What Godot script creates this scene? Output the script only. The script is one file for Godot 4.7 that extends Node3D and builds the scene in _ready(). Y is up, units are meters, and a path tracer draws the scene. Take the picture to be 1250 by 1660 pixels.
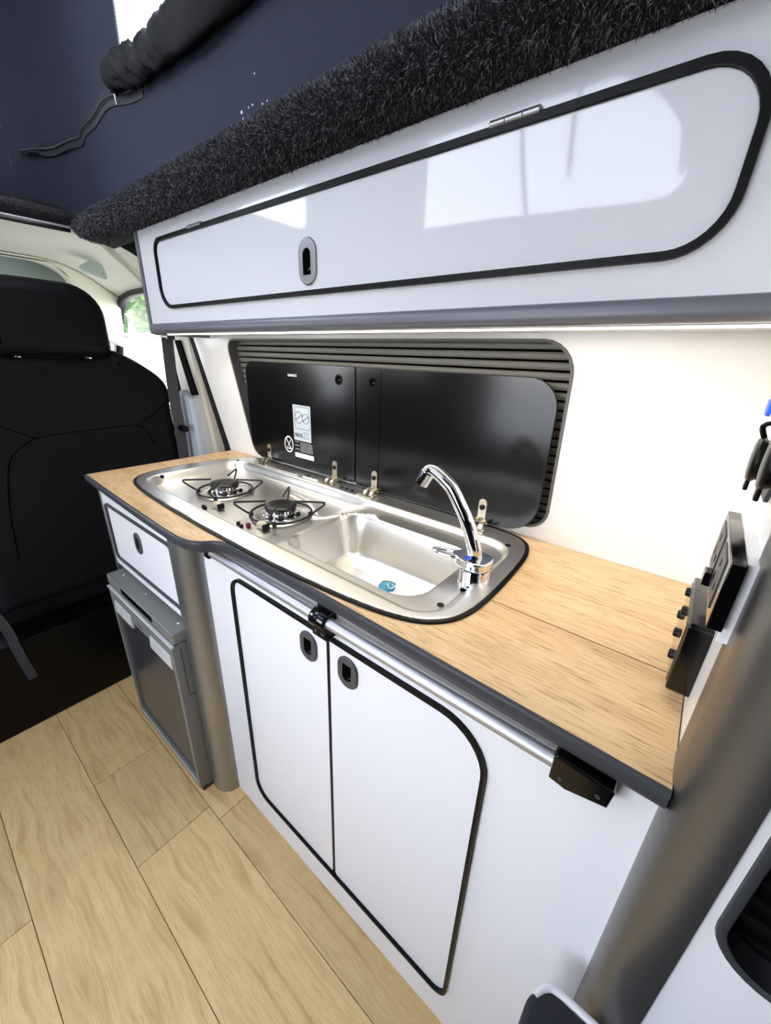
extends Node3D
# Interior of a camper van: a galley with a hob and sink, an overhead locker, the cab seat and the canvas of a raised roof.
# x runs towards the rear of the van, y is up, z runs from the galley wall into the van. Metres.

const H := 0.785          # top of the worktop
const LEAN := 0.09        # the side wall leans inwards as it rises
var M := {}
var UVS := Vector2(1, 1)
var UVO := Vector2.ZERO

func _ready():
	# ---------- camera, sky, exposure ----------
	var cam := Camera3D.new()
	cam.name = "camera"
	cam.transform = Transform3D(Basis(Vector3(0.777007, 0.031866, -0.628685), Vector3(-0.254507, 0.929228, -0.267451), Vector3(0.575670, 0.367815, 0.730130)).orthonormalized(), Vector3(1.239, 1.099, 0.7128))
	cam.fov = 105.1968
	cam.near = 0.01
	cam.far = 200.0
	add_child(cam)
	cam.current = true
	var env := Environment.new()
	env.background_mode = Environment.BG_SKY
	var sky := Sky.new()
	var skm := ProceduralSkyMaterial.new()
	skm.sky_top_color = Color(0.885, 0.925, 1.0)
	skm.sky_horizon_color = Color(1.0, 1.0, 1.0)
	skm.ground_bottom_color = Color(0.55, 0.55, 0.54)
	skm.ground_horizon_color = Color(0.7, 0.7, 0.7)
	skm.sky_energy_multiplier = 1.0
	skm.ground_energy_multiplier = 1.0
	sky.sky_material = skm
	env.sky = sky
	env.background_energy_multiplier = 15.5
	env.ambient_light_source = Environment.AMBIENT_SOURCE_SKY
	env.tonemap_mode = Environment.TONE_MAPPER_LINEAR
	env.tonemap_exposure = 1.0
	env.sdfgi_enabled = true
	env.ssao_enabled = true
	env.ssil_enabled = true
	var we := WorldEnvironment.new()
	we.name = "world_environment"
	we.environment = env
	add_child(we)
	make_materials()
	build_shell()
	build_outside()
	build_base_units()
	build_worktop()
	build_locker()
	build_tall_unit()
	build_hob()
	build_tap()
	build_fridge()
	build_rail()
	build_sockets()
	build_cab()
	build_seat()
	build_roof()
	build_bench()

# ================= helpers =================
func T() -> SurfaceTool:
	var st := SurfaceTool.new()
	st.begin(Mesh.PRIMITIVE_TRIANGLES)
	return st

func wpos(n: Node) -> Vector3:
	var p := Vector3.ZERO
	while n != self and n is Node3D:
		p += n.position
		n = n.get_parent()
	return p

func thing(called: String, label: String, category: String, at := Vector3.ZERO, group := "") -> Node3D:
	var o := Node3D.new()
	o.name = numbered(called)
	o.position = at
	o.set_meta("label", label)
	o.set_meta("category", category)
	if group != "":
		o.set_meta("group", group)
	add_child(o)
	return o

func numbered(called: String) -> String:
	if not has_node(called):
		return called
	var k := 1
	while has_node("%s_%03d" % [called, k]):
		k += 1
	return "%s_%03d" % [called, k]

func part(st: SurfaceTool, called: String, m: Material, parent: Node, label := "") -> MeshInstance3D:
	var o := MeshInstance3D.new()
	o.mesh = st.commit()
	o.material_override = m
	o.name = called
	o.position = -wpos(parent)
	parent.add_child(o, true)
	if label != "":
		o.set_meta("label", label)
	return o

func struct(called: String, label: String, category: String) -> Node3D:
	var o := thing(called, label, category)
	o.set_meta("kind", "structure")
	return o

func vtx(st: SurfaceTool, p: Vector3, n: Vector3, uv := Vector2.ZERO):
	st.set_normal(n)
	st.set_uv(uv)
	st.add_vertex(p)

func quadn(st: SurfaceTool, a: Vector3, b: Vector3, c: Vector3, d: Vector3, na: Vector3, nb: Vector3, nc: Vector3, nd: Vector3, ua := Vector2.ZERO, ub := Vector2.ZERO, uc := Vector2.ZERO, ud := Vector2.ZERO):
	if ((c - a).cross(d - b)).dot(na + nb + nc + nd) < 0.0:
		vtx(st, a, na, ua); vtx(st, b, nb, ub); vtx(st, c, nc, uc)
		vtx(st, a, na, ua); vtx(st, c, nc, uc); vtx(st, d, nd, ud)
		return
	vtx(st, a, na, ua); vtx(st, c, nc, uc); vtx(st, b, nb, ub)
	vtx(st, a, na, ua); vtx(st, d, nd, ud); vtx(st, c, nc, uc)

func trin(st: SurfaceTool, a: Vector3, b: Vector3, c: Vector3, n: Vector3):
	if (b - a).cross(c - a).dot(n) < 0.0:
		vtx(st, a, n); vtx(st, b, n); vtx(st, c, n)
	else:
		vtx(st, a, n); vtx(st, c, n); vtx(st, b, n)

func ccw(poly: PackedVector2Array) -> PackedVector2Array:
	if Geometry2D.is_polygon_clockwise(poly):
		var q := poly.duplicate()
		q.reverse()
		return q
	return poly

# rounded rectangle, radii: bottom-left, bottom-right, top-right, top-left
func rrect(x0: float, y0: float, x1: float, y1: float, r, seg := 6) -> PackedVector2Array:
	var rr: Array = r if r is Array else [r, r, r, r]
	var out := PackedVector2Array()
	var cs := [[Vector2(x0, y0), Vector2(1, 1), PI], [Vector2(x1, y0), Vector2(-1, 1), 1.5 * PI], [Vector2(x1, y1), Vector2(-1, -1), 0.0], [Vector2(x0, y1), Vector2(1, -1), 0.5 * PI]]
	for i in 4:
		var rad: float = rr[i]
		if rad < 0.0004:
			out.append(cs[i][0])
			continue
		var c: Vector2 = cs[i][0] + cs[i][1] * rad
		for k in seg + 1:
			var a: float = cs[i][2] + 0.5 * PI * k / seg
			out.append(c + Vector2(cos(a), sin(a)) * rad)
	return out

func disc(c: Vector2, r: float, n := 20) -> PackedVector2Array:
	var out := PackedVector2Array()
	for k in n:
		out.append(c + Vector2(cos(TAU * k / n), sin(TAU * k / n)) * r)
	return out

func smooth2(p: PackedVector2Array, closed: bool, n := 4) -> PackedVector2Array:
	var out := PackedVector2Array()
	var m := p.size()
	var last := m if closed else m - 1
	for i in last:
		var a := p[(i - 1 + m) % m] if closed or i > 0 else p[0] * 2.0 - p[1]
		var b := p[i]
		var c := p[(i + 1) % m]
		var d := p[(i + 2) % m] if closed or i + 2 < m else c * 2.0 - b
		for k in n:
			out.append(b.cubic_interpolate(c, a, d, float(k) / n))
	if not closed:
		out.append(p[m - 1])
	return out

func smooth3(p: Array, n := 6) -> PackedVector3Array:
	var out := PackedVector3Array()
	var m := p.size()
	for i in m - 1:
		var b: Vector3 = p[i]
		var c: Vector3 = p[i + 1]
		var a: Vector3 = p[i - 1] if i > 0 else b * 2.0 - c
		var d: Vector3 = p[i + 2] if i + 2 < m else c * 2.0 - b
		for k in n:
			out.append(b.cubic_interpolate(c, a, d, float(k) / n))
	out.append(p[m - 1])
	return out

func inset(poly: PackedVector2Array, d: float) -> PackedVector2Array:
	var out := PackedVector2Array()
	var m := poly.size()
	for i in m:
		var e0 := (poly[i] - poly[(i - 1 + m) % m]).normalized()
		var e1 := (poly[(i + 1) % m] - poly[i]).normalized()
		var n0 := Vector2(-e0.y, e0.x)
		var n1 := Vector2(-e1.y, e1.x)
		var b := n0 + n1
		var k := 1.0 / maxf(0.35, 1.0 + n0.dot(n1))
		out.append(poly[i] + b * k * d)
	return out

# Solid from a flat outline: outline in local x, y; depth along local z from 0; rounded front and back edges.
func prism(st: SurfaceTool, poly0: PackedVector2Array, xf: Transform3D, depth: float, bevel := 0.0, both := false, caps := 3, seg := 2):
	var poly := ccw(poly0)
	var m := poly.size()
	var hand := xf.basis.determinant() > 0
	var na := PackedVector2Array()   # normal at the start of edge i
	var nb := PackedVector2Array()   # normal at its end
	var en := PackedVector2Array()
	for i in m:
		var e := (poly[(i + 1) % m] - poly[i]).normalized()
		en.append(Vector2(e.y, -e.x))
	for i in m:
		var p := en[(i - 1 + m) % m]
		var q := en[(i + 1) % m]
		na.append((p + en[i]).normalized() if p.dot(en[i]) > 0.75 else en[i])
		nb.append((q + en[i]).normalized() if q.dot(en[i]) > 0.75 else en[i])
	var rows := []   # [inset, z, tilt]
	if both and bevel > 0.0:
		for k in range(seg, 0, -1):
			var a := 0.5 * PI * k / seg
			rows.append([bevel * (1.0 - cos(a)), bevel - bevel * sin(a), -a])
	rows.append([0.0, bevel if both else 0.0, 0.0])
	rows.append([0.0, depth - bevel, 0.0])
	if bevel > 0.0:
		for k in range(1, seg + 1):
			var a := 0.5 * PI * k / seg
			rows.append([bevel * (1.0 - cos(a)), depth - bevel + bevel * sin(a), a])
	var rings := []
	for r in rows:
		rings.append(inset(poly, r[0]) if r[0] > 0.0 else poly)
	var B := xf.basis.orthonormalized()
	for j in rows.size() - 1:
		for i in m:
			var k := (i + 1) % m
			var p0: Vector2 = rings[j][i]
			var p1: Vector2 = rings[j][k]
			var p2: Vector2 = rings[j + 1][k]
			var p3: Vector2 = rings[j + 1][i]
			var z0: float = rows[j][1]
			var z1: float = rows[j + 1][1]
			var t0: float = rows[j][2]
			var t1: float = rows[j + 1][2]
			var A := na[i]
			var C := nb[i]
			var v := [xf * Vector3(p0.x, p0.y, z0), xf * Vector3(p1.x, p1.y, z0), xf * Vector3(p2.x, p2.y, z1), xf * Vector3(p3.x, p3.y, z1)]
			var n := [B * Vector3(A.x * cos(t0), A.y * cos(t0), sin(t0)), B * Vector3(C.x * cos(t0), C.y * cos(t0), sin(t0)), B * Vector3(C.x * cos(t1), C.y * cos(t1), sin(t1)), B * Vector3(A.x * cos(t1), A.y * cos(t1), sin(t1))]
			var u := [p0 * UVS + UVO, p1 * UVS + UVO, p2 * UVS + UVO, p3 * UVS + UVO]
			if hand:
				quadn(st, v[0], v[1], v[2], v[3], n[0], n[1], n[2], n[3], u[0], u[1], u[2], u[3])
			else:
				quadn(st, v[1], v[0], v[3], v[2], n[1], n[0], n[3], n[2], u[1], u[0], u[3], u[2])
	for side in 2:
		if not (caps & (1 << side)):
			continue
		var ring: PackedVector2Array = rings[0] if side == 0 else rings[rings.size() - 1]
		var z: float = rows[0][1] if side == 0 else rows[rows.size() - 1][1]
		var nn := B * Vector3(0, 0, -1.0 if side == 0 else 1.0)
		var idx := Geometry2D.triangulate_polygon(poly)
		for t in range(0, idx.size(), 3):
			var a := ring[idx[t]]
			var b := ring[idx[t + 1]]
			var c := ring[idx[t + 2]]
			var w0 := xf * Vector3(a.x, a.y, z)
			var gn := (xf * Vector3(b.x, b.y, z) - w0).cross(xf * Vector3(c.x, c.y, z) - w0)
			if gn.dot(nn) < 0.0:
				var s := b
				b = c
				c = s
			for q in [a, c, b]:
				vtx(st, xf * Vector3(q.x, q.y, z), nn, q * UVS + UVO)

# frames for outlines lying in the three main planes
func FZ(z: float) -> Transform3D:      # outline (x, y), depth towards +z
	return Transform3D(Basis(Vector3.RIGHT, Vector3.UP, Vector3.BACK), Vector3(0, 0, z))
func FY(y: float) -> Transform3D:      # outline (x, z), depth towards +y
	return Transform3D(Basis(Vector3.RIGHT, Vector3.BACK, Vector3.UP), Vector3(0, y, 0))
func FX(x: float) -> Transform3D:      # outline (z, y), depth towards +x
	return Transform3D(Basis(Vector3.BACK, Vector3.UP, Vector3.RIGHT), Vector3(x, 0, 0))
func FXn(x: float) -> Transform3D:     # outline (z, y), depth towards -x
	return Transform3D(Basis(Vector3.BACK, Vector3.UP, Vector3.LEFT), Vector3(x, 0, 0))
func FL(z: float) -> Transform3D:      # on the leaning side wall: outline (x, y), depth towards +z
	return Transform3D(Basis(Vector3.RIGHT, Vector3(0, 1, LEAN), Vector3.BACK), Vector3(0, 0, z - LEAN * H))

func bx(st: SurfaceTool, a: Vector3, b: Vector3, r := 0.0):
	var lo := a.min(b)
	var hi := a.max(b)
	prism(st, rrect(lo.x, lo.y, hi.x, hi.y, r, 3), FZ(lo.z), hi.z - lo.z, r, true, 3, 2)

# flat outline with one hole: cut in two through the middle of the hole
func holed(st: SurfaceTool, outer: PackedVector2Array, hole: PackedVector2Array, xf: Transform3D, depth: float, bevel := 0.0):
	var mid := 0.0
	for p in hole:
		mid += p.x / hole.size()
	for s in 2:
		var half := PackedVector2Array([Vector2(mid if s else -50.0, -50), Vector2(50.0 if s else mid, -50), Vector2(50.0 if s else mid, 50), Vector2(mid if s else -50.0, 50)])
		for p in Geometry2D.intersect_polygons(ccw(outer), half):
			for q in Geometry2D.clip_polygons(p, ccw(hole)):
				prism(st, q, xf, depth, bevel)

# profile (closed, 2D) carried along a path. With up given, profile x lies across the path in the plane square to up, profile y along up.
func sweep(st: SurfaceTool, path: PackedVector3Array, prof: PackedVector2Array, closed := false, up := Vector3.ZERO, caps := true, soft := 0.6):
	var m := path.size()
	var pn := prof.size()
	var tang := []
	for i in m:
		var a := path[(i - 1 + m) % m] if closed or i > 0 else path[i]
		var b := path[(i + 1) % m] if closed or i < m - 1 else path[i]
		tang.append((b - a).normalized())
	var xs := []
	var ys := []
	if up != Vector3.ZERO:
		for i in m:
			var s: Vector3 = (tang[i] as Vector3).cross(up).normalized()
			var miter := 1.0
			if closed or (i > 0 and i < m - 1):
				var e := (path[(i + 1) % m] - path[i]).normalized()
				miter = 1.0 / maxf(0.4, absf(s.dot(e.cross(up).normalized())))
			xs.append(s * miter)
			ys.append(up)
	else:
		var t0: Vector3 = tang[0]
		var s := t0.cross(Vector3.UP if absf(t0.y) < 0.9 else Vector3.RIGHT).normalized()
		for i in m:
			var t: Vector3 = tang[i]
			s = (s - t * s.dot(t)).normalized()
			xs.append(s)
			ys.append(s.cross(t) * -1.0)
	var na := PackedVector2Array()
	var nb := PackedVector2Array()
	var en := PackedVector2Array()
	var cw := Geometry2D.is_polygon_clockwise(prof)
	for i in pn:
		var e := (prof[(i + 1) % pn] - prof[i]).normalized()
		en.append(Vector2(e.y, -e.x) * (-1.0 if cw else 1.0))
	for i in pn:
		var p := en[(i - 1 + pn) % pn]
		var q := en[(i + 1) % pn]
		na.append((p + en[i]).normalized() if p.dot(en[i]) > soft else en[i])
		nb.append((q + en[i]).normalized() if q.dot(en[i]) > soft else en[i])
	var last := m if closed else m - 1
	for i in last:
		var k := (i + 1) % m
		for j in pn:
			var l := (j + 1) % pn
			var X0: Vector3 = xs[i]
			var Y0: Vector3 = ys[i]
			var X1: Vector3 = xs[k]
			var Y1: Vector3 = ys[k]
			var n0a := (X0 * na[j].x + Y0 * na[j].y).normalized()
			var n0b := (X0 * nb[j].x + Y0 * nb[j].y).normalized()
			var n1a := (X1 * na[j].x + Y1 * na[j].y).normalized()
			var n1b := (X1 * nb[j].x + Y1 * nb[j].y).normalized()
			quadn(st, path[i] + X0 * prof[j].x + Y0 * prof[j].y, path[i] + X0 * prof[l].x + Y0 * prof[l].y, path[k] + X1 * prof[l].x + Y1 * prof[l].y, path[k] + X1 * prof[j].x + Y1 * prof[j].y, n0a, n0b, n1b, n1a)
	if caps and not closed:
		for e in 2:
			var i := 0 if e == 0 else m - 1
			var nn: Vector3 = tang[i] * (-1.0 if e == 0 else 1.0)
			var idx := Geometry2D.triangulate_polygon(prof)
			for t in range(0, idx.size(), 3):
				var tri := []
				for q in 3:
					var w: Vector2 = prof[idx[t + q]]
					tri.append(path[i] + xs[i] * w.x + ys[i] * w.y)
				trin(st, tri[0], tri[1], tri[2], nn)

func tube(st: SurfaceTool, path: PackedVector3Array, r: float, n := 10, closed := false):
	sweep(st, path, disc(Vector2.ZERO, r, n), closed, Vector3.ZERO, true, 0.3)

func lift(poly: PackedVector2Array, xf: Transform3D, z := 0.0) -> PackedVector3Array:
	var out := PackedVector3Array()
	for p in poly:
		out.append(xf * Vector3(p.x, p.y, z))
	return out

# turned shape: profile points (radius, height)
func lathe(st: SurfaceTool, prof: Array, xf: Transform3D, n := 28):
	var m := prof.size()
	var en := []
	for i in m - 1:
		var e: Vector2 = (prof[i + 1] - prof[i]).normalized()
		en.append(Vector2(e.y, -e.x))
	for i in m - 1:
		var a: Vector2 = en[i]
		var b: Vector2 = en[i]
		if i > 0 and en[i - 1].dot(en[i]) > 0.6:
			a = (en[i - 1] + en[i]).normalized()
		if i < m - 2 and en[i + 1].dot(en[i]) > 0.6:
			b = (en[i + 1] + en[i]).normalized()
		for k in n:
			var t0 := TAU * k / n
			var t1 := TAU * (k + 1) / n
			var d0 := Vector3(cos(t0), 0, sin(t0))
			var d1 := Vector3(cos(t1), 0, sin(t1))
			var p: Vector2 = prof[i]
			var q: Vector2 = prof[i + 1]
			var up := Vector3.UP
			quadn(st, xf * (d0 * p.x + up * p.y), xf * (d0 * q.x + up * q.y), xf * (d1 * q.x + up * q.y), xf * (d1 * p.x + up * p.y),
				(xf.basis * (d0 * a.x + up * a.y)).normalized(), (xf.basis * (d0 * b.x + up * b.y)).normalized(), (xf.basis * (d1 * b.x + up * b.y)).normalized(), (xf.basis * (d1 * a.x + up * a.y)).normalized())

func axis_at(p: Vector3, dir: Vector3) -> Transform3D:
	var y := dir.normalized()
	var x := y.cross(Vector3.RIGHT if absf(y.x) < 0.9 else Vector3.UP).normalized()
	return Transform3D(Basis(x, y, x.cross(y)), p)

func grid(st: SurfaceTool, nu: int, nv: int, f: Callable):
	var pts := []
	for i in nu + 1:
		var row := PackedVector3Array()
		for j in nv + 1:
			row.append(f.call(float(i) / nu, float(j) / nv))
		pts.append(row)
	var nrm := []
	for i in nu + 1:
		var row := PackedVector3Array()
		for j in nv + 1:
			var du: Vector3 = pts[mini(i + 1, nu)][j] - pts[maxi(i - 1, 0)][j]
			var dv: Vector3 = pts[i][mini(j + 1, nv)] - pts[i][maxi(j - 1, 0)]
			row.append(du.cross(dv).normalized())
		nrm.append(row)
	for i in nu:
		for j in nv:
			quadn(st, pts[i][j], pts[i + 1][j], pts[i + 1][j + 1], pts[i][j + 1], nrm[i][j], nrm[i + 1][j], nrm[i + 1][j + 1], nrm[i][j + 1],
				Vector2(i, j) / Vector2(nu, nv), Vector2(i + 1, j) / Vector2(nu, nv), Vector2(i + 1, j + 1) / Vector2(nu, nv), Vector2(i, j + 1) / Vector2(nu, nv))

# ================= materials =================
func mat(called: String, c: Color, rough: float, metal := 0.0, spec := 0.5) -> StandardMaterial3D:
	var m := StandardMaterial3D.new()
	m.resource_name = called
	m.albedo_color = c
	m.roughness = rough
	m.metallic = metal
	m.metallic_specular = spec
	m.cull_mode = BaseMaterial3D.CULL_DISABLED
	M[called] = m
	return m

func noise(sd: int, freq := 1.0, oct := 3) -> FastNoiseLite:
	var n := FastNoiseLite.new()
	n.seed = sd
	n.noise_type = FastNoiseLite.TYPE_SIMPLEX_SMOOTH
	n.frequency = freq
	n.fractal_octaves = oct
	return n

func oak(w: int, h: int, sd: int, base: Color, light: Color, dark: Color, fine: float, pores: float, blotch: float) -> ImageTexture:
	var im := Image.create(w, h, false, Image.FORMAT_RGB8)
	var a := noise(sd, 1.0, 3)
	var b := noise(sd + 7, 1.0, 2)
	var c := noise(sd + 13, 1.0, 2)
	for y in h:
		var v := absf(2.0 * y / h - 1.0) * 0.5
		for x in w:
			var u := absf(2.0 * x / w - 1.0) * 0.5
			var warp := a.get_noise_2d(u * 2.2, v * 3.0) * 0.06
			var g := b.get_noise_2d(u * 2.5, (v + warp) * 26.0)
			var f := c.get_noise_2d(u * 14.0, (v + warp * 0.6) * 190.0)
			var p := b.get_noise_2d(u * 22.0 + 50.0, v * 230.0 + 9.0)
			var col := base.lerp(light, clampf(0.5 * g + 0.35, 0, 1))
			col = col.lerp(dark, clampf(blotch * (-0.7 * g + a.get_noise_2d(u * 5.0 + 9.0, v * 9.0) - 0.12), 0, 0.45))
			col = col.lerp(dark, clampf(f * fine, 0, 0.8))
			col = col.lerp(dark, clampf((p - 0.34) * pores, 0, 0.85))
			im.set_pixel(x, y, col)
	return ImageTexture.create_from_image(im)

func ntex(sd: int, freq: float, lo: Color, hi: Color, size := 512, oct := 4) -> NoiseTexture2D:
	var t := NoiseTexture2D.new()
	t.width = size
	t.height = size
	t.seamless = true
	t.noise = noise(sd, freq, oct)
	var g := Gradient.new()
	g.set_color(0, lo)
	g.set_color(1, hi)
	t.color_ramp = g
	return t

func make_materials():
	mat("white", Color(0.90, 0.90, 0.915), 0.045)
	mat("white_wall", Color(0.90, 0.895, 0.88), 0.22)
	mat("seal", Color(0.03, 0.03, 0.034), 0.42, 0.0, 0.3)
	mat("trim_dark", Color(0.05, 0.05, 0.055), 0.8)
	mat("black", Color(0.022, 0.022, 0.025), 0.35, 0.0, 0.3)
	mat("gloss_black", Color(0.015, 0.015, 0.018), 0.16)
	mat("grey_plastic", Color(0.27, 0.275, 0.29), 0.38)
	mat("edge", Color(0.245, 0.25, 0.265), 0.4, 0.0, 0.3)
	mat("silver", Color(0.62, 0.62, 0.62), 0.36, 0.9)
	mat("dark_silver", Color(0.47, 0.47, 0.47), 0.36, 0.9)
	mat("grey_rail", Color(0.44, 0.44, 0.47), 0.4, 0.2)
	mat("light_grey", Color(0.80, 0.80, 0.80), 0.35, 0.2)
	mat("rail", Color(0.78, 0.78, 0.80), 0.42, 0.85)
	mat("steel", Color(0.93, 0.92, 0.90), 0.35, 1.0)
	mat("bracket_steel", Color(0.80, 0.76, 0.68), 0.32, 1.0)
	mat("chrome", Color(0.90, 0.90, 0.92), 0.05, 1.0)
	mat("lid_glass", Color(0.045, 0.047, 0.052), 0.17)
	mat("iron", Color(0.04, 0.04, 0.045), 0.4)
	mat("ivory", Color(0.84, 0.81, 0.70), 0.4)
	mat("red", Color(0.35, 0.04, 0.07), 0.3)
	mat("blue", Color(0.05, 0.32, 0.85), 0.35)
	mat("plug", Color(0.18, 0.55, 0.68), 0.4)
	mat("slat", Color(0.40, 0.40, 0.375), 0.5)
	mat("recess", Color(0.30, 0.30, 0.295), 0.5)
	mat("dark", Color(0.015, 0.015, 0.015), 0.9, 0.0, 0.12)
	mat("fridge_body", Color(0.50, 0.495, 0.485), 0.42, 0.3)
	mat("fridge_panel", Color(0.30, 0.31, 0.34), 0.34, 0.6)
	mat("fabric", Color(0.048, 0.05, 0.06), 0.85, 0.0, 0.3)
	mat("leather", Color(0.05, 0.052, 0.06), 0.55, 0.0, 0.3)
	mat("navy", Color(0.10, 0.10, 0.14), 0.7)
	mat("beige", Color(0.93, 0.92, 0.83), 0.85)
	mat("pale_green", Color(0.74, 0.79, 0.74), 0.6)
	mat("pillar", Color(0.70, 0.68, 0.63), 0.6)
	mat("pillar_low", Color(0.66, 0.69, 0.74), 0.55)
	mat("webbing", Color(0.20, 0.20, 0.215), 0.8)
	mat("canvas", Color(0.185, 0.20, 0.255), 0.8, 0.0, 0.3)
	mat("zip_cloth", Color(0.145, 0.15, 0.185), 0.75)
	mat("canvas_dark", Color(0.045, 0.048, 0.06), 0.75, 0.0, 0.3)
	mat("trim_grey", Color(0.55, 0.55, 0.55), 0.6)
	mat("roof_shell", Color(0.88, 0.88, 0.88), 0.7)
	mat("ground", Color(0.62, 0.61, 0.59), 0.9)
	mat("paint_white", Color(0.93, 0.93, 0.93), 0.3)
	mat("stripe", Color(0.75, 0.55, 0.25), 0.4)
	mat("print_white", Color(0.9, 0.9, 0.9), 0.5)
	mat("print_grey", Color(0.70, 0.72, 0.74), 0.4)
	mat("print_black", Color(0.06, 0.06, 0.06), 0.5)
	mat("leaf", Color(0.27, 0.40, 0.14), 0.7)
	(M["leaf"] as StandardMaterial3D).vertex_color_use_as_albedo = true
	var gl := mat("glass", Color(0.85, 0.95, 0.9, 0.08), 0.02)
	gl.transparency = BaseMaterial3D.TRANSPARENCY_ALPHA
	var sm := mat("smoked", Color(0.25, 0.22, 0.18, 0.5), 0.04)
	sm.transparency = BaseMaterial3D.TRANSPARENCY_ALPHA
	var net := mat("net", Color(0.95, 0.95, 0.97, 0.35), 0.6)
	net.transparency = BaseMaterial3D.TRANSPARENCY_ALPHA
	var led := mat("led", Color(1, 1, 1), 0.5)
	led.emission_enabled = true
	led.emission = Color(1.0, 0.97, 0.92)
	led.emission_energy_multiplier = 6.0
	# wood
	var wt := mat("worktop", Color(1, 1, 1), 0.42)
	wt.albedo_texture = oak(2048, 800, 3, Color(0.86, 0.72, 0.53), Color(0.90, 0.77, 0.60), Color(0.58, 0.43, 0.28), 0.42, 2.6, 0.3)
	for k in 3:
		var tone: float = [1.0, 0.95, 1.04][k]
		var f := mat("plank%d" % k, Color(minf(tone, 1.0), minf(tone, 1.0), minf(tone, 1.0)), 0.45)
		if k == 0:
			f.albedo_texture = oak(1024, 512, 21, Color(0.84, 0.71, 0.48), Color(0.90, 0.78, 0.56), Color(0.66, 0.52, 0.32), 0.45, 1.0, 0.6)
		else:
			f.albedo_texture = (M["plank0"] as StandardMaterial3D).albedo_texture
	# carpet pile: flecks of grey in black felt
	var cp := mat("carpet", Color(1, 1, 1), 1.0)
	cp.albedo_texture = ntex(5, 0.09, Color(0.02, 0.02, 0.024), Color(0.14, 0.14, 0.155), 512, 3)
	cp.uv1_triplanar = true
	cp.uv1_world_triplanar = true
	cp.uv1_scale = Vector3(5, 5, 5)
	cp.heightmap_enabled = true
	cp.heightmap_texture = ntex(6, 0.12, Color.BLACK, Color.WHITE, 512, 3)
	cp.heightmap_scale = 0.4
	mat("pile", Color(0.46, 0.46, 0.49), 1.0, 0.0, 0.2)
	var fp := M["fridge_panel"] as StandardMaterial3D
	fp.roughness_texture = ntex(8, 0.25, Color(0.75, 0.75, 0.75), Color(1, 1, 1), 256, 2)
	fp.uv1_triplanar = true
	fp.uv1_scale = Vector3(8, 8, 8)

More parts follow.
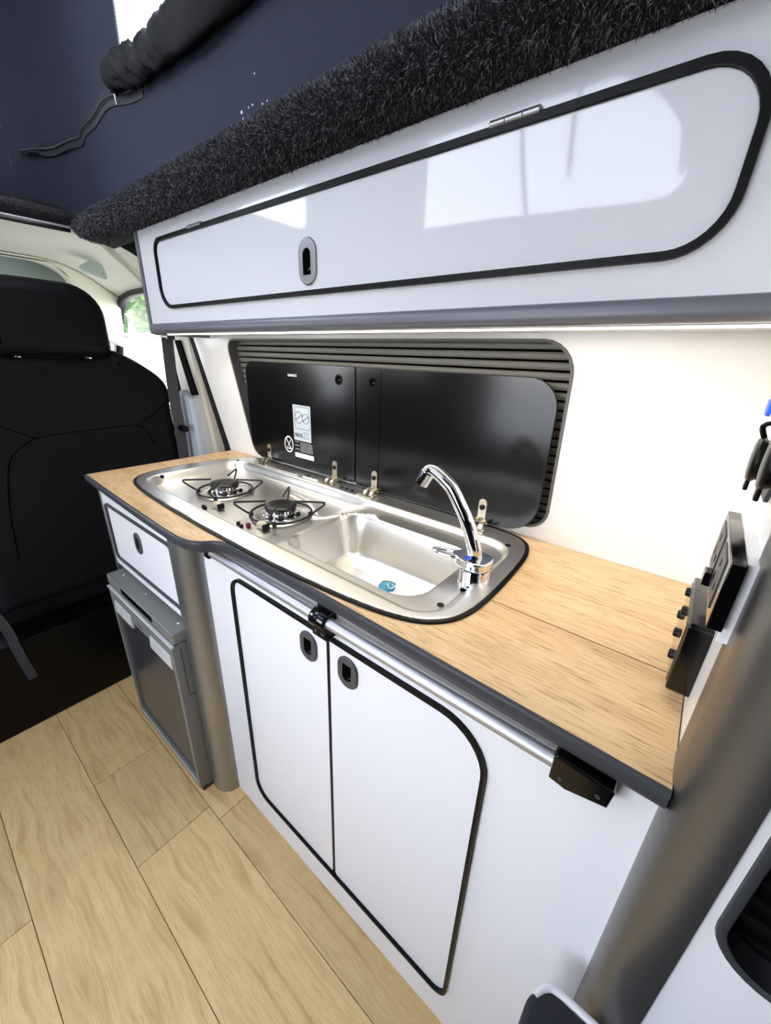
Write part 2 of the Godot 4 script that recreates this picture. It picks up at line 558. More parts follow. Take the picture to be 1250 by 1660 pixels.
# ================= the van's shell =================
func build_shell():
	var fl := struct("floor", "oak-look vinyl plank floor of the van", "floor")
	var st := T()
	bx(st, Vector3(-1.7, -0.05, -0.03), Vector3(2.45, -0.005, 1.66))
	part(st, "subfloor", M["dark"], fl)
	var joints := {0: [0.541, 1.45], 1: [0.21, 0.493, 1.3], 2: [-0.36, 1.12], 3: [0.423, 1.6], 4: [0.05, 0.95], 5: [0.6, 1.5], 6: [-0.1, 0.8], 7: [0.4, 1.4]}
	var rng := RandomNumberGenerator.new()
	rng.seed = 4
	var n := 0
	for row in 8:
		var z0 := 0.290 + 0.172 * row
		var z1 := minf(z0 + 0.172, 1.64)
		var xs: Array = [-0.62] + joints[row] + [2.4]
		for k in xs.size() - 1:
			st = T()
			UVS = Vector2(0.85, 1.9)
			UVO = Vector2(rng.randf(), rng.randf())
			prism(st, rrect(xs[k] + 0.0004, z0 + 0.0005, xs[k + 1] - 0.0004, z1 - 0.0005, 0), FY(-0.005), 0.005, 0.0008, false, 3, 1)
			part(st, "plank", M["plank%d" % (n % 3)], fl)
			n += 1
	UVS = Vector2.ONE
	UVO = Vector2.ZERO
	# galley wall with the window opening
	var hole := PackedVector2Array()
	hole = window_outline(0.0)
	var outer := PackedVector2Array([Vector2(0.02, 0.55), Vector2(1.2945, 0.55), Vector2(1.2945, 1.46), Vector2(-0.16, 1.46), Vector2(-0.11, 1.137), Vector2(-0.02, 0.80)])
	var w := struct("wall_side", "white lining panel of the side wall behind the hob lids", "wall")
	st = T()
	holed(st, outer, hole, FL(-0.012), 0.012)
	part(st, "lining", M["white_wall"], w)
	var wo := struct("wall_body", "outer skin of the van behind the lining", "wall")
	st = T()
	bx(st, Vector3(-0.15, -0.03, -0.09), Vector3(2.45, 1.46, -0.07))
	part(st, "body_skin", M["roof_shell"], wo)
	# window frame and its slatted shutter
	var win := struct("window_1", "wide rounded window recess with a grey rubber surround", "window")
	st = T()
	sweep(st, lift(hole, FL(0.0)), PackedVector2Array([Vector2(-0.003, 0.0), Vector2(-0.0025, 0.0018), Vector2(0.002, 0.0018), Vector2(0.003, -0.002), Vector2(0.003, -0.05), Vector2(0.0, -0.05), Vector2(-0.001, -0.001)]), true, Vector3(0, 0, 1))
	part(st, "surround", M["recess"], win)
	st = T()
	bx(st, Vector3(0.0, 0.75, -0.07), Vector3(1.12, 1.2, -0.055))
	part(st, "backing", M["dark"], win)
	var sh := thing("slatted_shutter", "dark grey slatted shutter drawn across the window behind the black lids", "shutter", Vector3(0.57, 0.8, -0.02))
	var y := 0.803
	while y < 1.14:
		st = T()
		prism(st, PackedVector2Array([Vector2(-0.006, 0.0), Vector2(0.003, 0.0005), Vector2(0.0045, 0.003), Vector2(0.0045, 0.010), Vector2(0.003, 0.0122), Vector2(-0.006, 0.0125)]),
			Transform3D(Basis(Vector3.BACK, Vector3.UP, Vector3.RIGHT), Vector3(0.055, y, LEAN * (y - H) - 0.032)), 1.03, 0.0)
		part(st, "slat", M["slat"], sh)
		y += 0.0158
	# black carpet strip beside the lining, and the rest of the body
	var cs := thing("carpet_strip", "narrow black carpet strip between the white lining and the door pillar", "carpet", Vector3(-0.1, 0.75, 0.0))
	st = T()
	prism(st, PackedVector2Array([Vector2(-0.20, 0.45), Vector2(0.02, 0.45), Vector2(-0.02, 0.80), Vector2(-0.11, 1.137), Vector2(-0.16, 1.46), Vector2(-0.22, 1.46)]), FL(-0.03), 0.02, 0.004)
	part(st, "pile_strip", M["carpet"], cs)
	# far side with the open sliding door
	var ws := struct("wall_door_side", "far side of the van with a large side window", "wall")
	st = T()
	holed(st, rrect(-0.25, -0.05, 2.45, 1.46, 0), rrect(0.20, 0.66, 1.02, 1.27, 0.06), FZ(1.66), 0.05)
	part(st, "body_side", M["trim_dark"], ws)
	st = T()
	holed(st, rrect(-1.75, -0.05, -0.25, 1.46, 0), rrect(-1.45, 0.78, -0.35, 1.36, 0.08), FZ(1.66), 0.05)
	part(st, "cab_side", M["edge"], ws)
	var wr := struct("wall_rear", "rear end of the van", "wall")
	st = T()
	bx(st, Vector3(2.45, -0.05, -0.09), Vector3(2.5, 1.46, 1.71))
	part(st, "tailgate", M["edge"], wr)
	var wf := struct("wall_front", "cab end of the van", "wall")
	st = T()
	holed(st, rrect(-0.1, -0.05, 1.71, 1.5, 0), rrect(0.06, 0.75, 1.56, 1.44, 0.1), FX(-1.75), 0.05)
	part(st, "scuttle", M["dark"], wf)
	# roof skin round the opening
	var ce := struct("ceiling", "fixed roof round the opening of the raised roof", "ceiling")
	st = T()
	bx(st, Vector3(-0.34, 1.462, -0.09), Vector3(2.5, 1.48, 0.20))
	bx(st, Vector3(-0.34, 1.462, 1.30), Vector3(2.5, 1.48, 1.71))
	bx(st, Vector3(2.1, 1.462, 0.2), Vector3(2.5, 1.48, 1.30))
	bx(st, Vector3(-1.75, 1.462, -0.09), Vector3(-0.34, 1.48, 1.71))
	part(st, "roof_skin", M["roof_shell"], ce)

func window_outline(_d: float) -> PackedVector2Array:
	var p := PackedVector2Array([Vector2(0.150, 0.800), Vector2(0.170, 0.793)])
	p.append_array([Vector2(1.015, 0.806)])
	for k in 7:
		var a := -0.5 * PI + 0.5 * PI * k / 6.0
		p.append(Vector2(1.019, 0.846) + Vector2(cos(a), sin(a)) * 0.039)
	for k in 7:
		var a := 0.5 * PI * k / 6.0
		p.append(Vector2(1.008, 1.080) + Vector2(cos(a), sin(a)) * 0.0515)
	for k in 6:
		var a := 0.5 * PI + 0.55 * PI * k / 5.0
		p.append(Vector2(0.115, 1.103) + Vector2(cos(a), sin(a)) * 0.0285)
	p.append(Vector2(0.131, 0.826))
	p.append(Vector2(0.138, 0.81))
	return p

func build_outside():
	var g := struct("ground", "pale ground outside the van", "ground")
	var st := T()
	bx(st, Vector3(-40, -0.62, -40), Vector3(40, -0.55, 40))
	part(st, "tarmac", M["ground"], g)
	# a white vehicle parked outside, seen through the cab window
	var v := thing("parked_van", "white van with a tan roof stripe seen through the cab window", "van", Vector3(-8.6, -0.55, -4))
	st = T()
	prism(st, PackedVector2Array([Vector2(-13.5, -0.2), Vector2(-4.2, -0.2), Vector2(-4.0, 0.3), Vector2(-4.1, 1.15), Vector2(-4.5, 1.34), Vector2(-13.2, 1.34), Vector2(-13.5, 1.1)]), FZ(-5.2), 2.0, 0.12, true, 3, 3)
	part(st, "body", M["paint_white"], v)
	st = T()
	bx(st, Vector3(-13.3, 1.36, -3.5), Vector3(-4.4, 1.42, -3.2), 0.02)
	part(st, "roof_rail", M["pale_green"], v)
	st = T()
	bx(st, Vector3(-13.4, 1.15, -3.205), Vector3(-4.15, 1.24, -3.19), 0.004)
	part(st, "stripe", M["stripe"], v)
	for k in 3:
		st = T()
		prism(st, rrect(-12.5 + k * 2.7, 0.45, -10.2 + k * 2.7, 1.0, 0.1), FZ(-3.21), 0.015)
		part(st, "side_window", M["gloss_black"] if k != 1 else M["pale_green"], v)
	for x in [-12.0, -5.8]:
		st = T()
		lathe(st, [Vector2(0, 0.22), Vector2(0.2, 0.22), Vector2(0.33, 0.2), Vector2(0.36, 0.12), Vector2(0.36, 0.0), Vector2(0, 0.0)], axis_at(Vector3(x, -0.19, -3.4), Vector3(0, 0, 1)))
		part(st, "wheel", M["black"], v)
	# hedge behind it
	var h := thing("hedge", "tall bright green leafy hedge beyond the parked white van", "hedge", Vector3(-14, -0.55, -8))
	h.set_meta("kind", "stuff")
	var mm := MultiMesh.new()
	mm.transform_format = MultiMesh.TRANSFORM_3D
	mm.use_colors = true
	st = T()
	prism(st, PackedVector2Array([Vector2(0, -0.5), Vector2(0.3, -0.15), Vector2(0.28, 0.2), Vector2(0, 0.55), Vector2(-0.28, 0.2), Vector2(-0.3, -0.15)]), FZ(-0.02), 0.04)
	mm.mesh = st.commit()
	mm.instance_count = 24000
	var rng := RandomNumberGenerator.new()
	rng.seed = 11
	for i in mm.instance_count:
		var p := Vector3(rng.randf_range(-12, 14), rng.randf_range(0.0, 5.6), rng.randf_range(-1.2, 1.2))
		p.z *= 0.6 + 0.4 * sin(p.x * 1.7 + p.y)
		var b := Basis.from_euler(Vector3(rng.randf() * TAU, rng.randf() * TAU, rng.randf() * TAU)) * rng.randf_range(0.18, 0.34)
		mm.set_instance_transform(i, Transform3D(b, p))
		var t := rng.randf()
		mm.set_instance_color(i, Color(0.8 + 0.5 * t, 0.8 + 0.3 * t, 0.7 + 0.3 * t))
	var mi := MultiMeshInstance3D.new()
	mi.multimesh = mm
	mi.material_override = M["leaf"]
	mi.name = "foliage"
	h.add_child(mi)

# ================= latch handle =================
func latch(c: Vector2, w: float, hh: float, z: float, parent: Node, m: Material, flip := false):
	var st := T()
	var out := rrect(c.x - w / 2, c.y - hh / 2, c.x + w / 2, c.y + hh / 2, w * 0.49, 8)
	var iw := w * 0.5
	var ih := hh * 0.60
	var r := iw * 0.48
	var rr := [r, r, 0.001, 0.001]
	if flip:
		rr = [0.001, 0.001, r, r]
	var hole := rrect(c.x - iw / 2, c.y - ih / 2, c.x + iw / 2, c.y + ih / 2, rr, 6)
	holed(st, out, hole, FZ(z), 0.0035)
	var ring := part(st, "latch_handle", m, parent, "grey push latch")
	st = T()
	sweep(st, lift(out, FZ(z + 0.0012)), disc(Vector2.ZERO, 0.0024, 8), true, Vector3(0, 0, 1), false, 0.2)
	part(st, "rim", m, ring)
	st = T()
	prism(st, inset(ccw(hole), -0.001), FZ(z + 0.0003), 0.0006)
	part(st, "cup", M["dark"], ring)
	st = T()
	tube(st, PackedVector3Array([Vector3(c.x + iw * 0.1, c.y - ih * 0.32, z + 0.0016), Vector3(c.x + iw * 0.42, c.y - ih * 0.22, z + 0.0016)]), 0.0009, 6)
	part(st, "catch", m, ring)

# ================= base units =================
func build_base_units():
	# cabinet with two doors under the worktop
	var zc := 0.384
	var cab := thing("base_cabinet", "white galley cabinet with two doors edged in black seal", "cabinet", Vector3(0.9, 0, 0.2))
	var outline := rrect(0.611, 0.091, 1.1445, 0.706, [0.045, 0.028, 0.066, 0.036], 8)
	var st := T()
	holed(st, rrect(0.507, 0.0, 1.2935, 0.7608, 0), outline, FZ(zc - 0.016), 0.016, 0.0)
	part(st, "front_panel", M["white"], cab)
	st = T()
	bx(st, Vector3(0.507, 0.0, 0.02), Vector3(0.522, 0.7608, 0.366))
	bx(st, Vector3(1.278, 0.0, 0.02), Vector3(1.2925, 0.7608, 0.366))
	bx(st, Vector3(0.522, 0.02, 0.02), Vector3(1.278, 0.035, 0.366))
	bx(st, Vector3(0.522, 0.02, 0.02), Vector3(1.278, 0.66, 0.03))
	part(st, "carcass", M["white"], cab)
	st = T()
	bx(st, Vector3(0.612, 0.09, 0.34), Vector3(1.144, 0.706, 0.362))
	part(st, "gap_backing", M["seal"], cab)
	var doors := [rrect(0.6155, 0.0955, 0.8735, 0.7015, [0.041, 0.006, 0.008, 0.032], 8), rrect(0.8795, 0.0955, 1.1400, 0.7015, [0.006, 0.024, 0.062, 0.008], 8)]
	for k in 2:
		st = T()
		prism(st, doors[k], FZ(0.366), 0.0185, 0.0012)
		var d := part(st, "door", M["white"], cab)
		latch(Vector2(0.8315 if k == 0 else 0.9195, 0.659), 0.036, 0.052, 0.3845, d, M["grey_plastic"])
	st = T()
	sweep(st, lift(outline, FZ(zc)), PackedVector2Array([Vector2(-0.0008, -0.006), Vector2(-0.0012, 0.0006), Vector2(0.0015, 0.0012), Vector2(0.0036, 0.0012), Vector2(0.0046, 0.0004), Vector2(0.0046, -0.006)]), true, Vector3(0, 0, -1))
	part(st, "door_seal", M["seal"], cab)
	st = T()
	bx(st, Vector3(0.8737, 0.095, 0.366), Vector3(0.8793, 0.702, 0.3848))
	part(st, "centre_seal", M["seal"], cab)

	# corner post, left of the doors
	var post := thing("corner_post", "silver rounded corner post between the fridge and the cabinet doors", "post", Vector3(0.48, 0, 0.39))
	var q := PackedVector2Array([Vector2(0.448, 0.36), Vector2(0.507, 0.36), Vector2(0.507, 0.3845)])
	for k in 11:
		var a := 0.5 * PI * k / 10.0
		q.append(Vector2(0.4635, 0.3845) + Vector2(cos(a) * 0.0435, sin(a) * 0.0415))
	q.append(Vector2(0.448, 0.426))
	st = T()
	prism(st, q, FY(0.0), 0.7608)
	part(st, "profile", M["silver"], post)

	# drawer unit over the fridge
	var du := thing("drawer_cabinet", "white drawer unit above the fridge with one seal-edged drawer", "cabinet", Vector3(0.24, 0, 0.2))
	var zd := 0.415
	var dh := rrect(0.062, 0.5585, 0.4515, 0.7185, [0.016, 0.012, 0.03, 0.012], 6)
	st = T()
	holed(st, rrect(0.034, 0.53, 0.449, 0.7608, 0), dh, FZ(zd - 0.016), 0.016)
	part(st, "front_panel", M["white"], du)
	st = T()
	bx(st, Vector3(0.024, 0.0, 0.02), Vector3(0.036, 0.7608, zd + 0.002), 0.001)
	part(st, "edge_profile", M["silver"], du)
	st = T()
	bx(st, Vector3(0.036, 0.522, 0.02), Vector3(0.449, 0.53, zd - 0.016))
	bx(st, Vector3(0.449, 0.0, 0.02), Vector3(0.46, 0.7608, 0.36))
	bx(st, Vector3(0.036, 0.0, 0.02), Vector3(0.449, 0.7608, 0.03))
	part(st, "carcass", M["white"], du)
	st = T()
	bx(st, Vector3(0.05, 0.545, 0.36), Vector3(0.445, 0.725, 0.397))
	part(st, "gap_backing", M["seal"], du)
	st = T()
	prism(st, rrect(0.0655, 0.562, 0.448, 0.715, [0.013, 0.009, 0.027, 0.009], 6), FZ(0.397), 0.0185, 0.0012)
	var dr := part(st, "drawer_front", M["white"], du)
	latch(Vector2(0.245, 0.659), 0.034, 0.052, 0.4155, dr, M["grey_plastic"])
	st = T()
	sweep(st, lift(dh, FZ(zd)), PackedVector2Array([Vector2(-0.0008, -0.006), Vector2(-0.0012, 0.0006), Vector2(0.0015, 0.0012), Vector2(0.0026, 0.0012), Vector2(0.0036, 0.0004), Vector2(0.0036, -0.006)]), true, Vector3(0, 0, -1))
	part(st, "drawer_seal", M["edge"], du)

func worktop_front() -> PackedVector2Array:
	return smooth2(PackedVector2Array([Vector2(0.0, 0.429), Vector2(0.15, 0.4345), Vector2(0.30, 0.4395), Vector2(0.45, 0.4435), Vector2(0.525, 0.4445), Vector2(0.570, 0.441), Vector2(0.597, 0.429), Vector2(0.613, 0.411), Vector2(0.637, 0.4005), Vector2(0.69, 0.397), Vector2(0.876, 0.3955), Vector2(1.08, 0.3985), Vector2(1.2935, 0.402)]), false, 4)

func sink_outline() -> PackedVector2Array:
	return smooth2(PackedVector2Array([Vector2(0.20, 0.012), Vector2(0.150, 0.025), Vector2(0.115, 0.067), Vector2(0.098, 0.14), Vector2(0.092, 0.22), Vector2(0.101, 0.30), Vector2(0.125, 0.345), Vector2(0.175, 0.370), Vector2(0.29, 0.384), Vector2(0.47, 0.391), Vector2(0.62, 0.3925), Vector2(0.77, 0.3905), Vector2(0.92, 0.380), Vector2(1.0, 0.364), Vector2(1.040, 0.337), Vector2(1.058, 0.295), Vector2(1.062, 0.22), Vector2(1.057, 0.11), Vector2(1.047, 0.060), Vector2(1.028, 0.031), Vector2(0.99, 0.018), Vector2(0.9, 0.0125), Vector2(0.6, 0.0105), Vector2(0.35, 0.0105)]), true, 5)

func build_worktop():
	var wt := thing("worktop", "pale oak worktop with a dark grey edging strip along its front", "worktop", Vector3(0.65, 0.755, 0.2))
	var front := worktop_front()
	var outer := PackedVector2Array([Vector2(0.0, 0.001), Vector2(1.2935, 0.001)])
	var rev := front.duplicate()
	rev.reverse()
	outer.append_array(rev)
	outer = ccw(outer)
	var cut := inset(ccw(sink_outline()), 0.012)
	var halves := [rrect(-1, -1, 3, 0.2471, 0), rrect(-1, 0.2489, 3, 2, 0)]
	for k in 2:
		var st := T()
		UVS = Vector2(0.75, 1.55)
		UVO = Vector2(0.1 + 0.31 * k, 0.07 + 0.4 * k)
		for p in Geometry2D.intersect_polygons(outer, halves[k]):
			for q in Geometry2D.clip_polygons(p, cut):
				prism(st, q, FY(H - 0.016), 0.016, 0.0003, false, 3, 1)
		part(st, "board", M["worktop"], wt)
	UVS = Vector2.ONE
	UVO = Vector2.ZERO
	var st := T()
	bx(st, Vector3(1.02, H - 0.015, 0.2465), Vector3(1.293, H - 0.0010, 0.2495))
	part(st, "joint", M["dark"], wt)
	st = T()
	var path := PackedVector3Array()
	for p in front:
		path.append(Vector3(p.x, H, p.y))
	sweep(st, path, PackedVector2Array([Vector2(-0.0012, 0.0006), Vector2(0.0010, 0.0004), Vector2(0.0028, -0.0015), Vector2(0.0036, -0.005), Vector2(0.0034, -0.011), Vector2(0.0018, -0.0175), Vector2(-0.0010, -0.0220), Vector2(-0.0045, -0.0242), Vector2(-0.013, -0.0245), Vector2(-0.013, -0.0185), Vector2(-0.0012, -0.0180)]), false, Vector3.UP)
	part(st, "edging", M["edge"], wt)

# ================= overhead locker =================
func build_locker():
	var lk := thing("overhead_locker", "long white overhead locker with a black-sealed flap door", "locker", Vector3(0.65, 1.135, 0.1))
	var zf := 0.197
	var o := PackedVector2Array()
	var cs := [[Vector2(0.140, 1.2445), 0.049, PI], [Vector2(1.166, 1.2445), 0.0485, 1.5 * PI], [Vector2(1.163, 1.288), 0.053, 0.0], [Vector2(0.122, 1.314), 0.030, 0.5 * PI]]
	for c in cs:
		for k in 9:
			var a: float = c[2] + 0.5 * PI * k / 8.0
			o.append(c[0] + Vector2(cos(a), sin(a)) * c[1])
	var st := T()
	holed(st, rrect(0.004, 1.150, 1.2935, 1.374, 0), o, FZ(zf - 0.014), 0.014)
	part(st, "fascia", M["white"], lk)
	st = T()
	prism(st, inset(ccw(o), 0.006), FZ(zf - 0.014), 0.0155, 0.0015)
	var door := part(st, "flap_door", M["white"], lk)
	st = T()
	sweep(st, lift(o, FZ(zf)), PackedVector2Array([Vector2(-0.0012, -0.006), Vector2(-0.0016, 0.0008), Vector2(0.001, 0.0018), Vector2(0.004, 0.0018), Vector2(0.0062, 0.0004), Vector2(0.0062, -0.006)]), true, Vector3(0, 0, -1))
	part(st, "door_seal", M["seal"], lk)
	st = T()
	bx(st, Vector3(0.08, 1.19, zf - 0.05), Vector3(1.22, 1.346, zf - 0.0145))
	part(st, "gap_backing", M["seal"], lk)
	latch(Vector2(0.6485, 1.2445), 0.040, 0.066, zf + 0.0015, door, M["silver"], true)
	for x in [0.2945, 0.9945]:
		st = T()
		for s in [[-0.028, -0.0105], [-0.0095, 0.0095], [0.0105, 0.028]]:
			tube(st, PackedVector3Array([Vector3(x + s[0], 1.3445, zf + 0.0035), Vector3(x + s[1], 1.3445, zf + 0.0035)]), 0.0042, 10)
		part(st, "hinge", M["silver"], lk)
	# bottom rail: two rounded beads of grey aluminium
	st = T()
	sweep(st, PackedVector3Array([Vector3(0.0, 1.14, zf), Vector3(1.2935, 1.14, zf)]), PackedVector2Array([Vector2(-0.02, 0.0), Vector2(0.0, -0.0005), Vector2(0.004, 0.001), Vector2(0.007, 0.005), Vector2(0.0078, 0.010), Vector2(0.007, 0.016), Vector2(0.0045, 0.0205), Vector2(0.0015, 0.0225), Vector2(-0.004, 0.0228), Vector2(-0.02, 0.0228)]), false, Vector3.UP)
	part(st, "bottom_rail", M["grey_rail"], lk)
	# body
	st = T()
	bx(st, Vector3(0.004, 1.142, 0.034), Vector3(1.2935, 1.15, zf - 0.013))
	part(st, "underside", M["white_wall"], lk)
	st = T()
	bx(st, Vector3(0.004, 1.150, 0.06), Vector3(0.016, 1.374, zf - 0.014))
	bx(st, Vector3(0.016, 1.366, 0.06), Vector3(1.2935, 1.374, zf - 0.014))
	part(st, "body", M["white"], lk)
	# grey end profile
	st = T()
	bx(st, Vector3(-0.010, 1.137, zf - 0.004), Vector3(0.004, 1.378, zf + 0.0045), 0.002)
	bx(st, Vector3(-0.006, 1.135, 0.036), Vector3(0.004, 1.378, zf - 0.004), 0.001)
	part(st, "end_profile", M["grey_rail"], lk)
	# light under the locker
	var ls := thing("led_strip_light", "lit white strip light under the front of the overhead locker", "light", Vector3(0.65, 1.138, 0.17))
	st = T()
	bx(st, Vector3(0.03, 1.1385, 0.1655), Vector3(1.285, 1.1418, 0.1755))
	part(st, "channel", M["white_wall"], ls)
	st = T()
	bx(st, Vector3(0.032, 1.1365, 0.1665), Vector3(1.283, 1.1385, 0.1745), 0.0005)
	part(st, "diffuser", M["led"], ls)
	var al := AreaLight3D.new()
	al.name = "strip_glow"
	al.area_size = Vector2(1.25, 0.012)
	al.area_normalize_energy = true
	al.light_energy = 0.27
	al.light_color = Color(1.0, 0.965, 0.90)
	al.shadow_enabled = true
	al.position = Vector3(0.0075, -0.0025, 0.0005)
	al.rotation = Vector3(-PI / 2, 0, 0)
	ls.add_child(al)

# ================= tall unit at the rear =================
func build_tall_unit():
	var t := thing("tall_cabinet", "tall pale grey cabinet beside the worktop with a dark slatted opening", "cabinet", Vector3(1.55, 0, 0.2))
	var st := T()
	bx(st, Vector3(1.2945, 0.0, -0.02), Vector3(1.306, 1.44, 0.3845))
	part(st, "side_panel", M["white_wall"], t, "white side panel carrying the sockets")
	var op := rrect(1.346, 0.679, 1.72, 1.12, 0.036, 8)
	st = T()
	holed(st, rrect(1.334, 0.0, 1.80, 1.44, 0), op, FZ(0.409), 0.016)
	part(st, "front_panel", M["white"], t)
	st = T()
	bx(st, Vector3(1.79, 0.0, -0.02), Vector3(1.80, 1.44, 0.409))
	bx(st, Vector3(1.306, 1.43, -0.02), Vector3(1.79, 1.44, 0.409))
	part(st, "carcass", M["white"], t)
	st = T()
	sweep(st, lift(op, FZ(0.425)), PackedVector2Array([Vector2(-0.002, 0.001), Vector2(0.0005, 0.0025), Vector2(0.004, 0.002), Vector2(0.0055, -0.001), Vector2(0.0055, -0.030), Vector2(0.0, -0.030), Vector2(-0.001, -0.001)]), true, Vector3(0, 0, 1))
	part(st, "opening_trim", M["edge"], t)
	var y := 0.668
	while y < 1.12:
		st = T()
		prism(st, PackedVector2Array([Vector2(-0.006, 0.0), Vector2(0.002, 0.0), Vector2(0.004, 0.002), Vector2(0.0055, 0.008), Vector2(0.0055, 0.014), Vector2(0.004, 0.0185), Vector2(0.0015, 0.020), Vector2(-0.006, 0.020)]),
			Transform3D(Basis(Vector3.BACK, Vector3.UP, Vector3.RIGHT), Vector3(1.335, y, 0.397)), 0.40)
		part(st, "slat", M["seal"], t)
		y += 0.0215
	# rounded corner post
	var p := thing("rounded_corner_post", "thick silver rounded post at the end of the worktop", "post", Vector3(1.32, 0, 0.4))
	var q := PackedVector2Array([Vector2(1.2925, 0.36), Vector2(1.334, 0.36), Vector2(1.334, 0.4275)])
	for k in 15:
		var a := 0.5 * PI + 0.5 * PI * k / 14.0
		q.append(Vector2(1.334, 0.3845) + Vector2(cos(a) * 0.0415, sin(a) * 0.043))
	st = T()
	prism(st, q, FY(0.0), 1.44)
	part(st, "profile", M["dark_silver"], p)

# ================= hob and sink =================
func sdr(x: float, z: float, x0: float, x1: float, z0: float, z1: float, r: float) -> float:
	var qx := absf(x - (x0 + x1) / 2) - (x1 - x0) / 2 + r
	var qz := absf(z - (z0 + z1) / 2) - (z1 - z0) / 2 + r
	return Vector2(maxf(qx, 0), maxf(qz, 0)).length() + minf(maxf(qx, qz), 0.0) - r

var ridge := PackedVector2Array([Vector2(0.475, 0.125), Vector2(0.53, 0.135), Vector2(0.585, 0.165), Vector2(0.625, 0.185), Vector2(0.655, 0.178), Vector2(0.69, 0.145), Vector2(0.74, 0.118)])

func pan_height(x: float, z: float, d: float) -> float:
	var y := H + 0.0055
	if d < 0.007:
		var t := 1.0 - d / 0.007
		y = H + 0.001 + 0.0045 * sqrt(maxf(0.0, 1.0 - t * t))
	var s := -sdr(x, z, 0.148, 1.036, 0.066, 0.352, 0.055)
	var deep := lerpf(0.025, 0.011, smoothstep(0.63, 0.70, x))
	y -= deep * smoothstep(-0.002, 0.013, s)
	var b := -sdr(x, z, 0.678, 0.986, 0.122, 0.324, 0.05)
	y -= 0.098 * (0.86 * smoothstep(0.0, 0.026, b) + 0.14 * smoothstep(0.018, 0.06, b))
	if b < 0.0 and s > 0.01:
		for c in [Vector2(0.333, 0.226), Vector2(0.562, 0.226)]:
			var r := Vector2(x, z).distance_to(c)
			y += 0.0035 * (1.0 - smoothstep(0.058, 0.072, r))
			y -= 0.003 * (1.0 - smoothstep(0.042, 0.056, r))
		if x > 0.44 and x < 0.78:
			var m := 1.0
			for i in ridge.size() - 1:
				m = minf(m, Vector2(x, z).distance_to(Geometry2D.get_closest_point_to_segment(Vector2(x, z), ridge[i], ridge[i + 1])))
			y += 0.006 * exp(-m * m / 0.00008)
	return y

